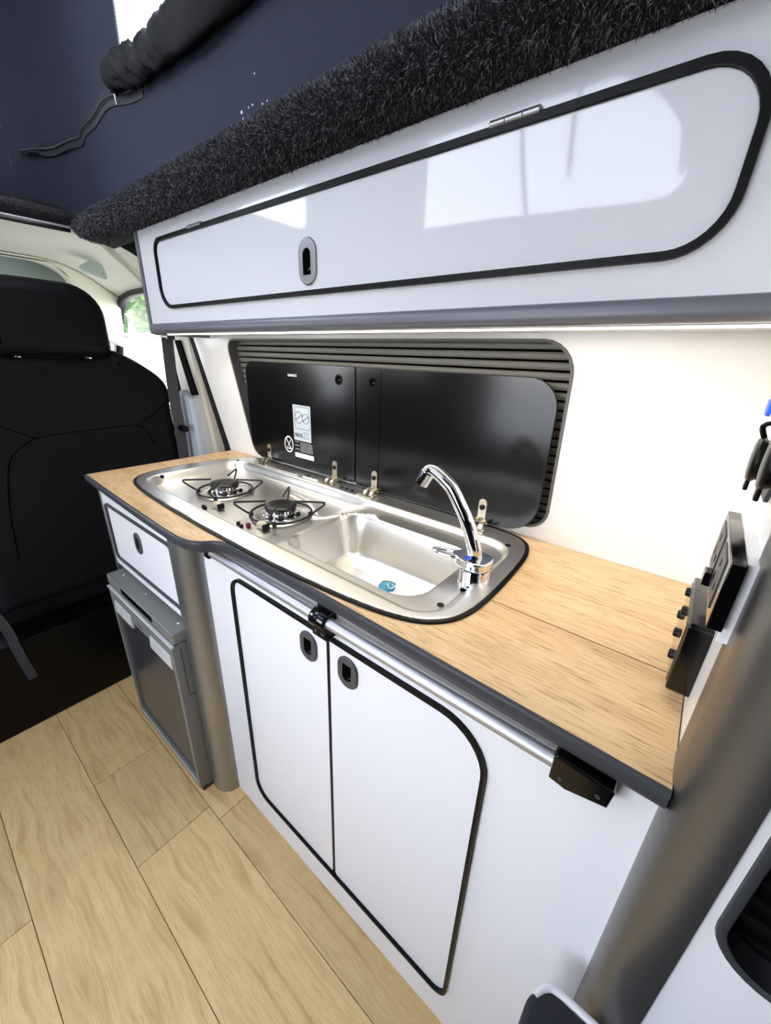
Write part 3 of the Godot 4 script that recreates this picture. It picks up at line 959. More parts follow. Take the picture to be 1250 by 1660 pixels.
func build_hob():
	var u := thing("hob_sink_unit", "stainless steel two-burner hob and sink unit with raised black glass lids", "hob", Vector3(0.58, H, 0.2))
	var out := ccw(sink_outline())
	var step := 0.0033
	var nx := int(0.99 / step)
	var nz := int(0.41 / step)
	var x0 := 0.082
	var z0 := 0.002
	var pos := []
	var inn := []
	var m := out.size()
	for i in nx + 1:
		var row := PackedVector3Array()
		var ri := PackedByteArray()
		for j in nz + 1:
			var p := Vector2(x0 + i * step, z0 + j * step)
			var near := p.x < 0.21 or p.x > 0.95 or p.y < 0.04 or p.y > 0.345
			var inside := true
			var d := 1.0
			if near:
				inside = Geometry2D.is_point_in_polygon(p, out)
				var bestp := p
				for k in m:
					var c := Geometry2D.get_closest_point_to_segment(p, out[k], out[(k + 1) % m])
					var dd := c.distance_to(p)
					if dd < d:
						d = dd
						bestp = c
				if not inside:
					p = bestp
					if d > step * 1.5:
						ri.append(0)
						row.append(Vector3.ZERO)
						continue
					d = 0.0
			ri.append(2 if inside else 1)
			row.append(Vector3(p.x, pan_height(p.x, p.y, d), p.y))
		pos.append(row)
		inn.append(ri)
	var nrm := []
	for i in nx + 1:
		var row := PackedVector3Array()
		for j in nz + 1:
			var c: Vector3 = pos[i][j]
			var e := 0.0016
			if inn[i][j] == 0:
				row.append(Vector3.UP)
				continue
			if inn[i][j] == 1:
				row.append(Vector3.UP)
				continue
			var hx := pan_height(c.x + e, c.z, 1.0) - pan_height(c.x - e, c.z, 1.0)
			var hz := pan_height(c.x, c.z + e, 1.0) - pan_height(c.x, c.z - e, 1.0)
			row.append(Vector3(-hx / (2 * e), 1.0, -hz / (2 * e)).normalized())
		nrm.append(row)
	var st := T()
	for i in nx:
		for j in nz:
			var a: int = inn[i][j]
			var b: int = inn[i + 1][j]
			var c: int = inn[i + 1][j + 1]
			var d: int = inn[i][j + 1]
			if a == 0 or b == 0 or c == 0 or d == 0 or (a != 2 and b != 2 and c != 2 and d != 2):
				continue
			quadn(st, pos[i][j], pos[i][j + 1], pos[i + 1][j + 1], pos[i + 1][j], nrm[i][j], nrm[i][j + 1], nrm[i + 1][j + 1], nrm[i + 1][j])
	part(st, "steel_pan", M["steel"], u)
	# black gasket under the rim
	st = T()
	var path := PackedVector3Array()
	for p in out:
		path.append(Vector3(p.x, H, p.y))
	sweep(st, path, PackedVector2Array([Vector2(-0.006, 0.0), Vector2(0.0022, 0.0), Vector2(0.0022, 0.0016), Vector2(0.001, 0.003), Vector2(-0.006, 0.003)]), true, Vector3.UP)
	part(st, "gasket", M["seal"], u)
	# burners and pan supports
	for c in [Vector2(0.333, 0.226), Vector2(0.562, 0.226)]:
		var o := Transform3D(Basis(), Vector3(c.x, H - 0.021, c.y))
		st = T()
		lathe(st, [Vector2(0.0, 0.001), Vector2(0.042, 0.001), Vector2(0.042, 0.004), Vector2(0.036, 0.008), Vector2(0.024, 0.0085), Vector2(0.024, 0.013), Vector2(0.030, 0.013), Vector2(0.031, 0.020), Vector2(0.0, 0.020)], o, 32)
		var bu := part(st, "burner", M["chrome"], u)
		st = T()
		for k in 24:
			var a := TAU * k / 24
			var dd := Vector3(cos(a), 0, sin(a))
			bx_at(st, Vector3(c.x, H - 0.004, c.y) + dd * 0.0305, dd, Vector3(0.0015, 0.0035, 0.002))
		part(st, "flame_slots", M["iron"], bu)
		st = T()
		lathe(st, [Vector2(0.0, 0.0215), Vector2(0.033, 0.0205), Vector2(0.035, 0.022), Vector2(0.035, 0.0255), Vector2(0.033, 0.0275), Vector2(0.02, 0.0285), Vector2(0.0, 0.0287)], o, 32)
		part(st, "burner_cap", M["iron"], bu)
		st = T()
		tube(st, PackedVector3Array([Vector3(c.x + 0.02, H - 0.02, c.y + 0.033), Vector3(c.x + 0.02, H + 0.001, c.y + 0.033)]), 0.0022, 8)
		part(st, "ignition_pin", M["print_white"], bu)
		st = T()
		var rp := PackedVector3Array()
		for k in 40:
			var a := TAU * k / 40
			rp.append(Vector3(c.x + cos(a) * 0.066, H - 0.012, c.y + sin(a) * 0.066))
		tube(st, rp, 0.0026, 8, true)
		var sup := part(st, "pan_support", M["iron"], u)
		for k in 4:
			var a := deg_to_rad([50.0, 131.0, 229.0, 323.0][k])
			var dd := Vector3(cos(a), 0, sin(a))
			var b := Vector3(c.x, H, c.y)
			st = T()
			tube(st, smooth3([b + dd * 0.062 + Vector3(0, -0.019, 0), b + dd * 0.066 + Vector3(0, -0.013, 0), b + dd * 0.074 + Vector3(0, -0.008, 0), b + dd * 0.094 + Vector3(0, 0.008, 0), b + dd * 0.096 + Vector3(0, 0.013, 0), b + dd * 0.090 + Vector3(0, 0.015, 0), b + dd * 0.031 + Vector3(0, 0.015, 0)], 4), 0.0024, 8)
			part(st, "prong", M["iron"], sup)
			st = T()
			var foot := b + dd * 0.064 + Vector3(0, -0.014, 0)
			lathe(st, [Vector2(0, -0.006), Vector2(0.0042, -0.006), Vector2(0.0048, 0.0), Vector2(0.0042, 0.005), Vector2(0, 0.0055)], Transform3D(Basis(), foot), 10)
			part(st, "foot_clip", M["iron"], sup)
	# control knobs on the front of the pan
	for x in [0.428, 0.598]:
		st = T()
		prism(st, PackedVector2Array([Vector2(x - 0.016, H - 0.017), Vector2(x + 0.004, H - 0.017), Vector2(x + 0.006, H - 0.006), Vector2(x + 0.001, H - 0.002), Vector2(x - 0.010, H - 0.0035), Vector2(x - 0.015, H - 0.009)]), FZ(0.291), 0.014, 0.003, true)
		var k := part(st, "control_knob", M["ivory"], u)
		st = T()
		bx(st, Vector3(x + 0.0045, H - 0.0185, 0.289), Vector3(x + 0.0125, H - 0.0055, 0.305), 0.003)
		part(st, "grip", M["black"], k)
		st = T()
		lathe(st, [Vector2(0.0155, 0.0), Vector2(0.014, 0.0035), Vector2(0.011, 0.0045), Vector2(0.0, 0.005)], Transform3D(Basis(), Vector3(x, H - 0.024, 0.300)), 20)
		part(st, "boss", M["steel"], k)
	st = T()
	lathe(st, [Vector2(0.005, 0.0), Vector2(0.005, 0.008), Vector2(0.004, 0.010), Vector2(0, 0.0105)], Transform3D(Basis(), Vector3(0.567, H - 0.02, 0.312)), 14)
	part(st, "ignition_button", M["red"], u, "dark red push button")
	for q in [Vector2(0.540, 0.318), Vector2(0.556, 0.321), Vector2(0.398, 0.318), Vector2(0.409, 0.320)]:
		st = T()
		lathe(st, [Vector2(0.004, 0.0), Vector2(0.004, 0.0075), Vector2(0, 0.008)], Transform3D(Basis(), Vector3(q.x, H - 0.021, q.y)), 10)
		part(st, "indicator", M["black"], u)
	# fixing screws in the rim
	for q in [Vector2(0.150, 0.300), Vector2(0.158, 0.080), Vector2(1.020, 0.075), Vector2(1.017, 0.300)]:
		st = T()
		lathe(st, [Vector2(0.0052, -0.006), Vector2(0.0052, 0.0008), Vector2(0.0035, 0.0018), Vector2(0, 0.002)], Transform3D(Basis(), Vector3(q.x, pan_height(q.x, q.y, 1.0), q.y)), 12)
		part(st, "corner_screw", M["black"], u)
	# waste
	var wc := Vector3(0.838, pan_height(0.838, 0.19, 1.0), 0.192)
	st = T()
	lathe(st, [Vector2(0.024, 0.0), Vector2(0.023, 0.002), Vector2(0.019, 0.002), Vector2(0.0175, 0.0008), Vector2(0, 0.0006)], Transform3D(Basis(), wc), 28)
	var ws := part(st, "waste", M["chrome"], u)
	st = T()
	lathe(st, [Vector2(0.0165, 0.0008), Vector2(0.016, 0.003), Vector2(0, 0.004)], Transform3D(Basis(), wc), 24)
	part(st, "plug", M["plug"], ws, "blue rubber sink plug")
	st = T()
	tube(st, smooth3([wc + Vector3(0, 0.004, 0), wc + Vector3(0.004, 0.009, 0.003), wc + Vector3(0.012, 0.006, 0.008), wc + Vector3(0.016, 0.005, -0.002), wc + Vector3(0.009, 0.006, -0.006)], 4), 0.0013, 6)
	part(st, "plug_chain", M["chrome"], ws)
	# glass lids
	var lids := [rrect(0.153, 0.801, 0.5915, 1.0765, [0.055, 0.004, 0.006, 0.032], 8), rrect(0.5955, 0.797, 1.0455, 1.0755, [0.004, 0.062, 0.052, 0.006], 8)]
	for k in 2:
		st = T()
		prism(st, lids[k], FZ(0.0165), 0.0055, 0.0012, true)
		var lid := part(st, "glass_lid", M["lid_glass"], u, ["black glass lid with white warning stickers over the burners", "plain black glass lid over the sink bowl"][k])
		var c := Vector3(0.5395 if k == 0 else 0.6455, 1.0455, 0.022)
		st = T()
		lathe(st, [Vector2(0.0085, 0.0002), Vector2(0.0095, 0.0016), Vector2(0.0118, 0.0016), Vector2(0.0125, 0.0002)], axis_at(c, Vector3(0, 0, 1)), 24)
		part(st, "finger_ring", M["black"], lid)
		st = T()
		lathe(st, [Vector2(0.0088, 0.0004), Vector2(0, 0.0004)], axis_at(c, Vector3(0, 0, 1)), 20)
		part(st, "ring_bore", M["dark"], lid)
		st = T()
		bx(st, c + Vector3(0.001, -0.002, 0.0006), c + Vector3(0.007, 0.001, 0.0012))
		part(st, "ring_catch", M["edge"], lid)
		if k == 1:
			st = T()
			bx(st, Vector3(0.6685, 0.80, 0.022), Vector3(0.6698, 1.073, 0.0224))
			part(st, "glass_joint", M["dark"], lid)
		else:
			lid_print(lid)
	# hinges
	for x in [0.2425, 0.5225, 0.6575, 0.9395]:
		hinge(x, u)
	st = T()
	bx(st, Vector3(0.265, H + 0.004, 0.036), Vector3(0.415, H + 0.008, 0.060), 0.0015)
	part(st, "hinge_rail", M["steel"], u)
	st = T()
	bx(st, Vector3(0.43, H + 0.004, 0.040), Vector3(0.492, H + 0.010, 0.056), 0.0015)
	part(st, "lid_switch", M["steel"], u)
	for q in [0.447, 0.573, 0.590, 0.608]:
		st = T()
		lathe(st, [Vector2(0.004, 0), Vector2(0.004, 0.002), Vector2(0, 0.0025)], Transform3D(Basis(), Vector3(q, H + (0.0095 if q < 0.5 else 0.0055), 0.048)), 10)
		part(st, "rail_screw", M["black"], u)

func bx_at(st: SurfaceTool, c: Vector3, dir: Vector3, half: Vector3):
	var t := axis_at(c, dir)
	prism(st, rrect(-half.x, -half.y, half.x, half.y, minf(half.x, half.y) * 0.3, 2), Transform3D(Basis(t.basis.x, t.basis.z, t.basis.y), c - t.basis.y * half.z), half.z * 2.0, minf(half.x, half.y) * 0.2)

func hinge(x: float, u: Node):
	var st := T()
	prism(st, rrect(x - 0.0085, 0.804, x + 0.0085, 0.846, [0.002, 0.002, 0.0085, 0.0085], 6), FZ(0.0222), 0.0018, 0.0004)
	var hg := part(st, "hinge", M["bracket_steel"], u)
	# bridge and the two curled straps that go down to the ledge
	st = T()
	prism(st, PackedVector2Array([Vector2(x - 0.0085, 0.806), Vector2(x - 0.014, 0.800), Vector2(x - 0.014, 0.795), Vector2(x + 0.014, 0.795), Vector2(x + 0.014, 0.800), Vector2(x + 0.0085, 0.806)]), FZ(0.0222), 0.0018)
	part(st, "bridge", M["bracket_steel"], hg)
	for s in [-1, 1]:
		st = T()
		var p := smooth3([Vector3(x + s * 0.0095, 0.801, 0.0235), Vector3(x + s * 0.0095, 0.803, 0.031), Vector3(x + s * 0.0095, 0.800, 0.041), Vector3(x + s * 0.0095, 0.793, 0.047), Vector3(x + s * 0.0095, 0.788, 0.049)], 4)
		sweep(st, p, PackedVector2Array([Vector2(-0.0045, -0.001), Vector2(0.0045, -0.001), Vector2(0.0045, 0.001), Vector2(-0.0045, 0.001)]))
		part(st, "strap", M["bracket_steel"], hg)
	st = T()
	bx(st, Vector3(x - 0.024, H + 0.004, 0.040), Vector3(x + 0.024, H + 0.0075, 0.062), 0.0012)
	part(st, "foot_plate", M["bracket_steel"], hg)
	for s in [-1, 1]:
		st = T()
		lathe(st, [Vector2(0.0032, 0), Vector2(0.003, 0.0018), Vector2(0, 0.0022)], Transform3D(Basis(), Vector3(x + s * 0.0195, H + 0.0075, 0.052)), 10)
		part(st, "screw", M["chrome"], hg)
	st = T()
	lathe(st, [Vector2(0.0055, 0.0), Vector2(0.0055, 0.003), Vector2(0.0035, 0.0045), Vector2(0.0, 0.0045)], axis_at(Vector3(x, 0.829, 0.0238), Vector3(0, 0, 1)), 14)
	part(st, "bolt", M["black"], hg)

func ink(im: Image, p: Vector2, r: float, c: Color):
	for y in range(int(p.y - r - 1), int(p.y + r + 2)):
		for x in range(int(p.x - r - 1), int(p.x + r + 2)):
			if x >= 0 and y >= 0 and x < im.get_width() and y < im.get_height() and Vector2(x, y).distance_to(p) <= r:
				im.set_pixel(x, y, c)

func ink_line(im: Image, a: Vector2, b: Vector2, r: float, c: Color):
	var n := int(a.distance_to(b)) + 1
	for k in n + 1:
		ink(im, a.lerp(b, float(k) / n), r, c)

func ink_circle(im: Image, o: Vector2, rad: float, r: float, c: Color):
	var n := int(rad * 7)
	for k in n:
		ink(im, o + Vector2(cos(TAU * k / n), sin(TAU * k / n)) * rad, r, c)

func label_plate(im: Image, x0: float, y0: float, x1: float, y1: float, called: String, parent: Node, label: String) -> MeshInstance3D:
	var m := StandardMaterial3D.new()
	m.resource_name = called
	m.albedo_texture = ImageTexture.create_from_image(im)
	m.roughness = 0.17
	UVS = Vector2(1.0 / (x1 - x0), -1.0 / (y1 - y0))
	UVO = Vector2(-x0 / (x1 - x0), y1 / (y1 - y0))
	var st := T()
	prism(st, rrect(x0, y0, x1, y1, 0), FZ(0.022), 0.0003)
	UVS = Vector2.ONE
	UVO = Vector2.ZERO
	return part(st, called, m, parent, label)

func words(t: String, size: float, at: Vector3, m: Material, parent: Node, called: String, turn := Basis()):
	var tm := TextMesh.new()
	var f := SystemFont.new()
	f.font_names = PackedStringArray(["Droid Sans"])
	f.font_weight = 700
	tm.font = f
	tm.text = t
	tm.font_size = 64
	tm.pixel_size = size / 64.0
	tm.depth = 0.0004
	tm.horizontal_alignment = HORIZONTAL_ALIGNMENT_CENTER
	var o := MeshInstance3D.new()
	o.mesh = tm
	o.material_override = m
	o.name = called
	o.transform = Transform3D(turn, at - wpos(parent))
	parent.add_child(o, true)

func lid_print(lid: Node):
	var grey := Color(0.72, 0.75, 0.78)
	var k := Color(0.07, 0.07, 0.07)
	var im := Image.create(210, 280, false, Image.FORMAT_RGB8)
	im.fill(grey)
	for e in [[Vector2(22, 14), Vector2(188, 14)], [Vector2(188, 14), Vector2(192, 186)], [Vector2(192, 186), Vector2(18, 186)], [Vector2(18, 186), Vector2(22, 14)]]:
		ink_line(im, e[0], e[1], 1.6, k)
	ink_circle(im, Vector2(68, 96), 44, 1.8, k)
	ink_circle(im, Vector2(149, 100), 37, 1.8, k)
	for e in [[Vector2(36, 112), Vector2(100, 78)], [Vector2(122, 118), Vector2(178, 84)]]:
		ink_line(im, e[0], e[1], 1.6, k)
		for t in [0.0, 0.5, 1.0]:
			ink(im, (e[0] as Vector2).lerp(e[1], t), 5.0, k)
	# hatched pan beside the word
	for q in 8:
		ink_line(im, Vector2(122 + q * 9, 212), Vector2(122 + q * 9, 252), 1.0, Color(0.45, 0.47, 0.5))
	ink_line(im, Vector2(118, 208), Vector2(192, 208), 1.4, Color(0.4, 0.42, 0.45))
	ink_line(im, Vector2(118, 256), Vector2(192, 256), 1.4, Color(0.4, 0.42, 0.45))
	ink_circle(im, Vector2(150, 234), 18, 1.2, Color(0.4, 0.42, 0.45))
	var s1 := label_plate(im, 0.3625, 0.878, 0.4335, 0.973, "pan_size_sticker", lid, "pale grey sticker with two pan outlines and the word MAX")
	words("MAX.", 0.0155, Vector3(0.3855, 0.8925, 0.0224), M["print_black"], s1, "sticker_word")
	# no-lid-closing sign: ring with a crossed pan
	im = Image.create(160, 160, false, Image.FORMAT_RGB8)
	im.fill(Color(0.045, 0.047, 0.052))
	var w := Color(0.88, 0.88, 0.88)
	ink_circle(im, Vector2(80, 80), 66, 6.5, w)
	ink_line(im, Vector2(46, 38), Vector2(116, 118), 5, w)
	ink_line(im, Vector2(114, 40), Vector2(48, 116), 3, w)
	for q in 6:
		ink(im, Vector2(52 + q * 11, 116), 7 - absf(q - 2.5), w)
	label_plate(im, 0.316, 0.835, 0.359, 0.887, "crossed_pan_sign", lid, "white ring sign with a crossed-out pan")
	im = Image.create(240, 130, false, Image.FORMAT_RGB8)
	im.fill(Color(0.045, 0.047, 0.052))
	for r in 11:
		if r % 4 == 0:
			im.fill_rect(Rect2i(6, 8 + r * 11, 54, 5), w)
		var x := 74
		var rng := RandomNumberGenerator.new()
		rng.seed = r + 2
		while x < 215:
			var l := rng.randi_range(10, 34)
			im.fill_rect(Rect2i(x, 8 + r * 11, mini(l, 232 - x), 5), Color(0.62, 0.62, 0.62))
			x += l + 5
	label_plate(im, 0.3635, 0.846, 0.4415, 0.876, "warning_text", lid, "block of small grey warning text")
	im = Image.create(64, 16, false, Image.FORMAT_RGB8)
	im.fill(Color(0.9, 0.9, 0.9))
	label_plate(im, 0.3635, 0.830, 0.4415, 0.8425, "white_bar", lid, "plain white sticker strip")
	words("DOMETIC", 0.0085, Vector3(0.368, 1.0465, 0.0221), M["print_white"], lid, "brand_word")

# ================= tap =================
func build_tap():
	var t := thing("mixer_tap", "chrome mixer tap with angled spout standing at the end of the sink", "tap", Vector3(1.022, H, 0.212))
	var c := Vector3(1.022, H - 0.008, 0.212)
	var st := T()
	lathe(st, [Vector2(0.0, 0.0), Vector2(0.025, 0.0), Vector2(0.025, 0.003), Vector2(0.0235, 0.005), Vector2(0.0235, 0.026), Vector2(0.0225, 0.028), Vector2(0.0, 0.028)], Transform3D(Basis(), c), 36)
	part(st, "base", M["chrome"], t)
	st = T()
	lathe(st, [Vector2(0.0215, 0.028), Vector2(0.0215, 0.0305)], Transform3D(Basis(), c), 32)
	part(st, "joint_ring", M["black"], t)
	# lever body: rounded block that narrows into an open loop handle
	st = T()
	var top := smooth2(PackedVector2Array([Vector2(1.047, 0.212), Vector2(1.041, 0.232), Vector2(1.022, 0.238), Vector2(1.003, 0.233), Vector2(0.990, 0.226), Vector2(0.984, 0.216), Vector2(0.990, 0.205), Vector2(1.003, 0.192), Vector2(1.022, 0.187), Vector2(1.041, 0.193)]), true, 4)
	prism(st, top, FY(c.y + 0.0305), 0.015, 0.0035, true)
	var lv := part(st, "lever", M["chrome"], t)
	st = T()
	var lp := PackedVector3Array()
	for k in 24:
		var a := TAU * k / 24
		lp.append(Vector3(0.981 + cos(a) * 0.025, c.y + 0.041 - cos(a) * 0.0, 0.222 + sin(a) * 0.0085 - cos(a) * 0.004))
	tube(st, lp, 0.0038, 10, true)
	part(st, "lever_loop", M["chrome"], lv)
	st = T()
	lathe(st, [Vector2(0.0, 0.0012), Vector2(0.0045, 0.001), Vector2(0.0055, 0.0)], axis_at(Vector3(1.015, c.y + 0.0455, 0.2245), Vector3(0, 1, 0.15)), 16)
	part(st, "cold_mark", M["blue"], lv, "round blue mark")
	# spout
	st = T()
	var p := smooth3([Vector3(1.020, c.y + 0.040, 0.212), Vector3(1.017, 0.835, 0.213), Vector3(1.007, 0.862, 0.213), Vector3(0.994, 0.886, 0.213), Vector3(0.974, 0.915, 0.213), Vector3(0.962, 0.926, 0.213), Vector3(0.942, 0.938, 0.213), Vector3(0.930, 0.940, 0.213), Vector3(0.922, 0.934, 0.213)], 6)
	var m := p.size()
	var prof := disc(Vector2.ZERO, 0.0105, 18)
	sweep_taper(st, p, prof, func(k): return lerpf(1.12, 0.86, k))
	part(st, "spout", M["chrome"], t)
	st = T()
	tube(st, PackedVector3Array([Vector3(0.9275, 0.9365, 0.213), Vector3(0.919, 0.921, 0.213), Vector3(0.9165, 0.9165, 0.213)]), 0.0112, 18)
	part(st, "nozzle", M["chrome"], t)
	st = T()
	tube(st, PackedVector3Array([Vector3(0.9166, 0.9167, 0.213), Vector3(0.9158, 0.9153, 0.213)]), 0.0085, 16)
	part(st, "aerator", M["edge"], t)
	st = T()
	tube(st, PackedVector3Array([Vector3(0.9555, 0.9305, 0.213), Vector3(0.9542, 0.9313, 0.213)]), 0.0100, 18)
	part(st, "collar", M["edge"], t)

func sweep_taper(st: SurfaceTool, path: PackedVector3Array, prof: PackedVector2Array, f: Callable):
	var m := path.size()
	var pn := prof.size()
	var rings := []
	var nr := []
	var s := Vector3.ZERO
	for i in m:
		var t := (path[mini(i + 1, m - 1)] - path[maxi(i - 1, 0)]).normalized()
		if i == 0:
			s = t.cross(Vector3.BACK).normalized()
		s = (s - t * s.dot(t)).normalized()
		var y := t.cross(s)
		var k: float = f.call(float(i) / (m - 1))
		var ring := PackedVector3Array()
		var nn := PackedVector3Array()
		for q in prof:
			ring.append(path[i] + (s * q.x + y * q.y) * k)
			nn.append((s * q.x + y * q.y).normalized())
		rings.append(ring)
		nr.append(nn)
	for i in m - 1:
		for j in pn:
			var l := (j + 1) % pn
			quadn(st, rings[i][j], rings[i + 1][j], rings[i + 1][l], rings[i][l], nr[i][j], nr[i + 1][j], nr[i + 1][l], nr[i][l])
	for e in [0, m - 1]:
		var t := (path[e] - path[1 if e == 0 else m - 2]).normalized()
		for j in pn:
			trin(st, path[e], rings[e][j], rings[e][(j + 1) % pn], t)

# ================= fridge =================
func build_fridge():
	var f := thing("fridge", "silver grey compressor fridge standing under the drawer", "fridge", Vector3(0.255, 0, 0.25))
	var st := T()
	bx(st, Vector3(0.064, 0.012, 0.04), Vector3(0.447, 0.486, 0.440), 0.002)
	part(st, "body", M["fridge_body"], f)
	st = T()
	prism(st, rrect(0.058, 0.10, 0.452, 0.4545, 0.006, 4), FY(0.490), 0.028, 0.003, true)
	part(st, "top_lid", M["fridge_body"], f)
	st = T()
	bx(st, Vector3(0.163, 0.500, 0.4515), Vector3(0.348, 0.5145, 0.4556))
	part(st, "vent_slot", M["dark"], f)
	for x in [0.10, 0.24, 0.42]:
		st = T()
		lathe(st, [Vector2(0.004, 0), Vector2(0.003, 0.0015), Vector2(0, 0.002)], Transform3D(Basis(), Vector3(x, 0.518, 0.424)), 10)
		part(st, "lid_screw", M["chrome"], f)
	# door: frame with a recessed textured panel
	st = T()
	holed(st, rrect(0.066, 0.016, 0.447, 0.484, 0.004), rrect(0.080, 0.040, 0.434, 0.432, 0.004), FZ(0.436), 0.022, 0.001)
	var d := part(st, "door", M["fridge_body"], f)
	st = T()
	bx(st, Vector3(0.079, 0.039, 0.440), Vector3(0.435, 0.433, 0.4515))
	part(st, "door_panel", M["fridge_panel"], d, "dark grey textured door panel")
	st = T()
	bx(st, Vector3(0.064, 0.481, 0.452), Vector3(0.449, 0.4865, 0.4605), 0.0015)
	part(st, "bright_edge", M["light_grey"], d)
	for q in [[0.088, 0.205], [0.312, 0.432]]:
		st = T()
		prism(st, PackedVector2Array([Vector2(q[0], 0.412), Vector2(q[1], 0.412), Vector2(q[1], 0.452), Vector2(q[0] + 0.012, 0.452)]), FZ(0.4545), 0.006, 0.0015)
		part(st, "grip", M["light_grey"], d, "bright moulded grip")
	st = T()
	bx(st, Vector3(0.080, 0.034, 0.4575), Vector3(0.434, 0.038, 0.4595), 0.0008)
	part(st, "lower_trim", M["light_grey"], d)
	words("DOMETIC", 0.008, Vector3(0.262, 0.447, 0.458), M["edge"], d, "brand_word")
	st = T()
	bx(st, Vector3(0.4468, 0.330, 0.402), Vector3(0.4478, 0.332, 0.439))
	bx(st, Vector3(0.4468, 0.335, 0.4395), Vector3(0.4478, 0.470, 0.441))
	part(st, "hinge_cover_joint", M["edge"], f)
	st = T()
	bx(st, Vector3(0.075, 0.0, 0.06), Vector3(0.445, 0.012, 0.452))
	part(st, "plinth", M["edge"], f)

# ================= rail in front of the doors =================
func build_rail():
	var r := thing("towel_rail", "brushed aluminium rail across the cabinet doors on black brackets", "rail", Vector3(0.9, 0.757, 0.4))
	var y := 0.7445
	var z := 0.3985
	var st := T()
	tube(st, PackedVector3Array([Vector3(0.575, y, z), Vector3(0.888, y, z), Vector3(1.222, y, z)]), 0.0086, 20)
	part(st, "tube", M["rail"], r)
	st = T()
	bx(st, Vector3(0.560, y - 0.011, 0.384), Vector3(0.578, y + 0.018, z + 0.0095), 0.002)
	part(st, "end_bracket", M["black"], r)
	# middle clamp
	st = T()
	lathe(st, [Vector2(0.0088, 0.0), Vector2(0.0132, 0.0), Vector2(0.0142, 0.001), Vector2(0.0142, 0.029), Vector2(0.0132, 0.030), Vector2(0.0088, 0.030)], axis_at(Vector3(0.866, y, z), Vector3(1, 0, 0)), 28)
	var c := part(st, "clamp", M["gloss_black"], r)
	st = T()
	bx(st, Vector3(0.866, y - 0.030, 0.3848), Vector3(0.896, y - 0.006, 0.405), 0.0015)
	bx(st, Vector3(0.866, y - 0.030, 0.3848), Vector3(0.896, y + 0.019, 0.394), 0.0015)
	part(st, "clamp_block", M["black"], c)
	for s in [0.874, 0.888]:
		st = T()
		lathe(st, [Vector2(0.0035, 0.0), Vector2(0.003, 0.0006), Vector2(0.0, 0.0002)], axis_at(Vector3(s, y - 0.021, 0.4052), Vector3(0, 0, 1)), 12)
		part(st, "screw_hole", M["edge"], c)
	# wedge-shaped end
	y = 0.7505
	st = T()
	prism(st, PackedVector2Array([Vector2(1.2085, y - 0.0225), Vector2(1.2245, y - 0.0255), Vector2(1.2585, y - 0.0165), Vector2(1.2605, y + 0.003), Vector2(1.259, y + 0.0055), Vector2(1.2115, y + 0.0095), Vector2(1.2085, y + 0.007)]), FZ(0.384), 0.024, 0.0025)
	var e := part(st, "end_wedge", M["gloss_black"], r)
	for s in [Vector2(1.2185, y - 0.0155), Vector2(1.2495, y - 0.009)]:
		st = T()
		lathe(st, [Vector2(0.0024, 0.0), Vector2(0.002, 0.0006), Vector2(0.0, 0.0002)], axis_at(Vector3(s.x, s.y, 0.408), Vector3(0, 0, 1)), 10)
		part(st, "screw_hole", M["edge"], e)

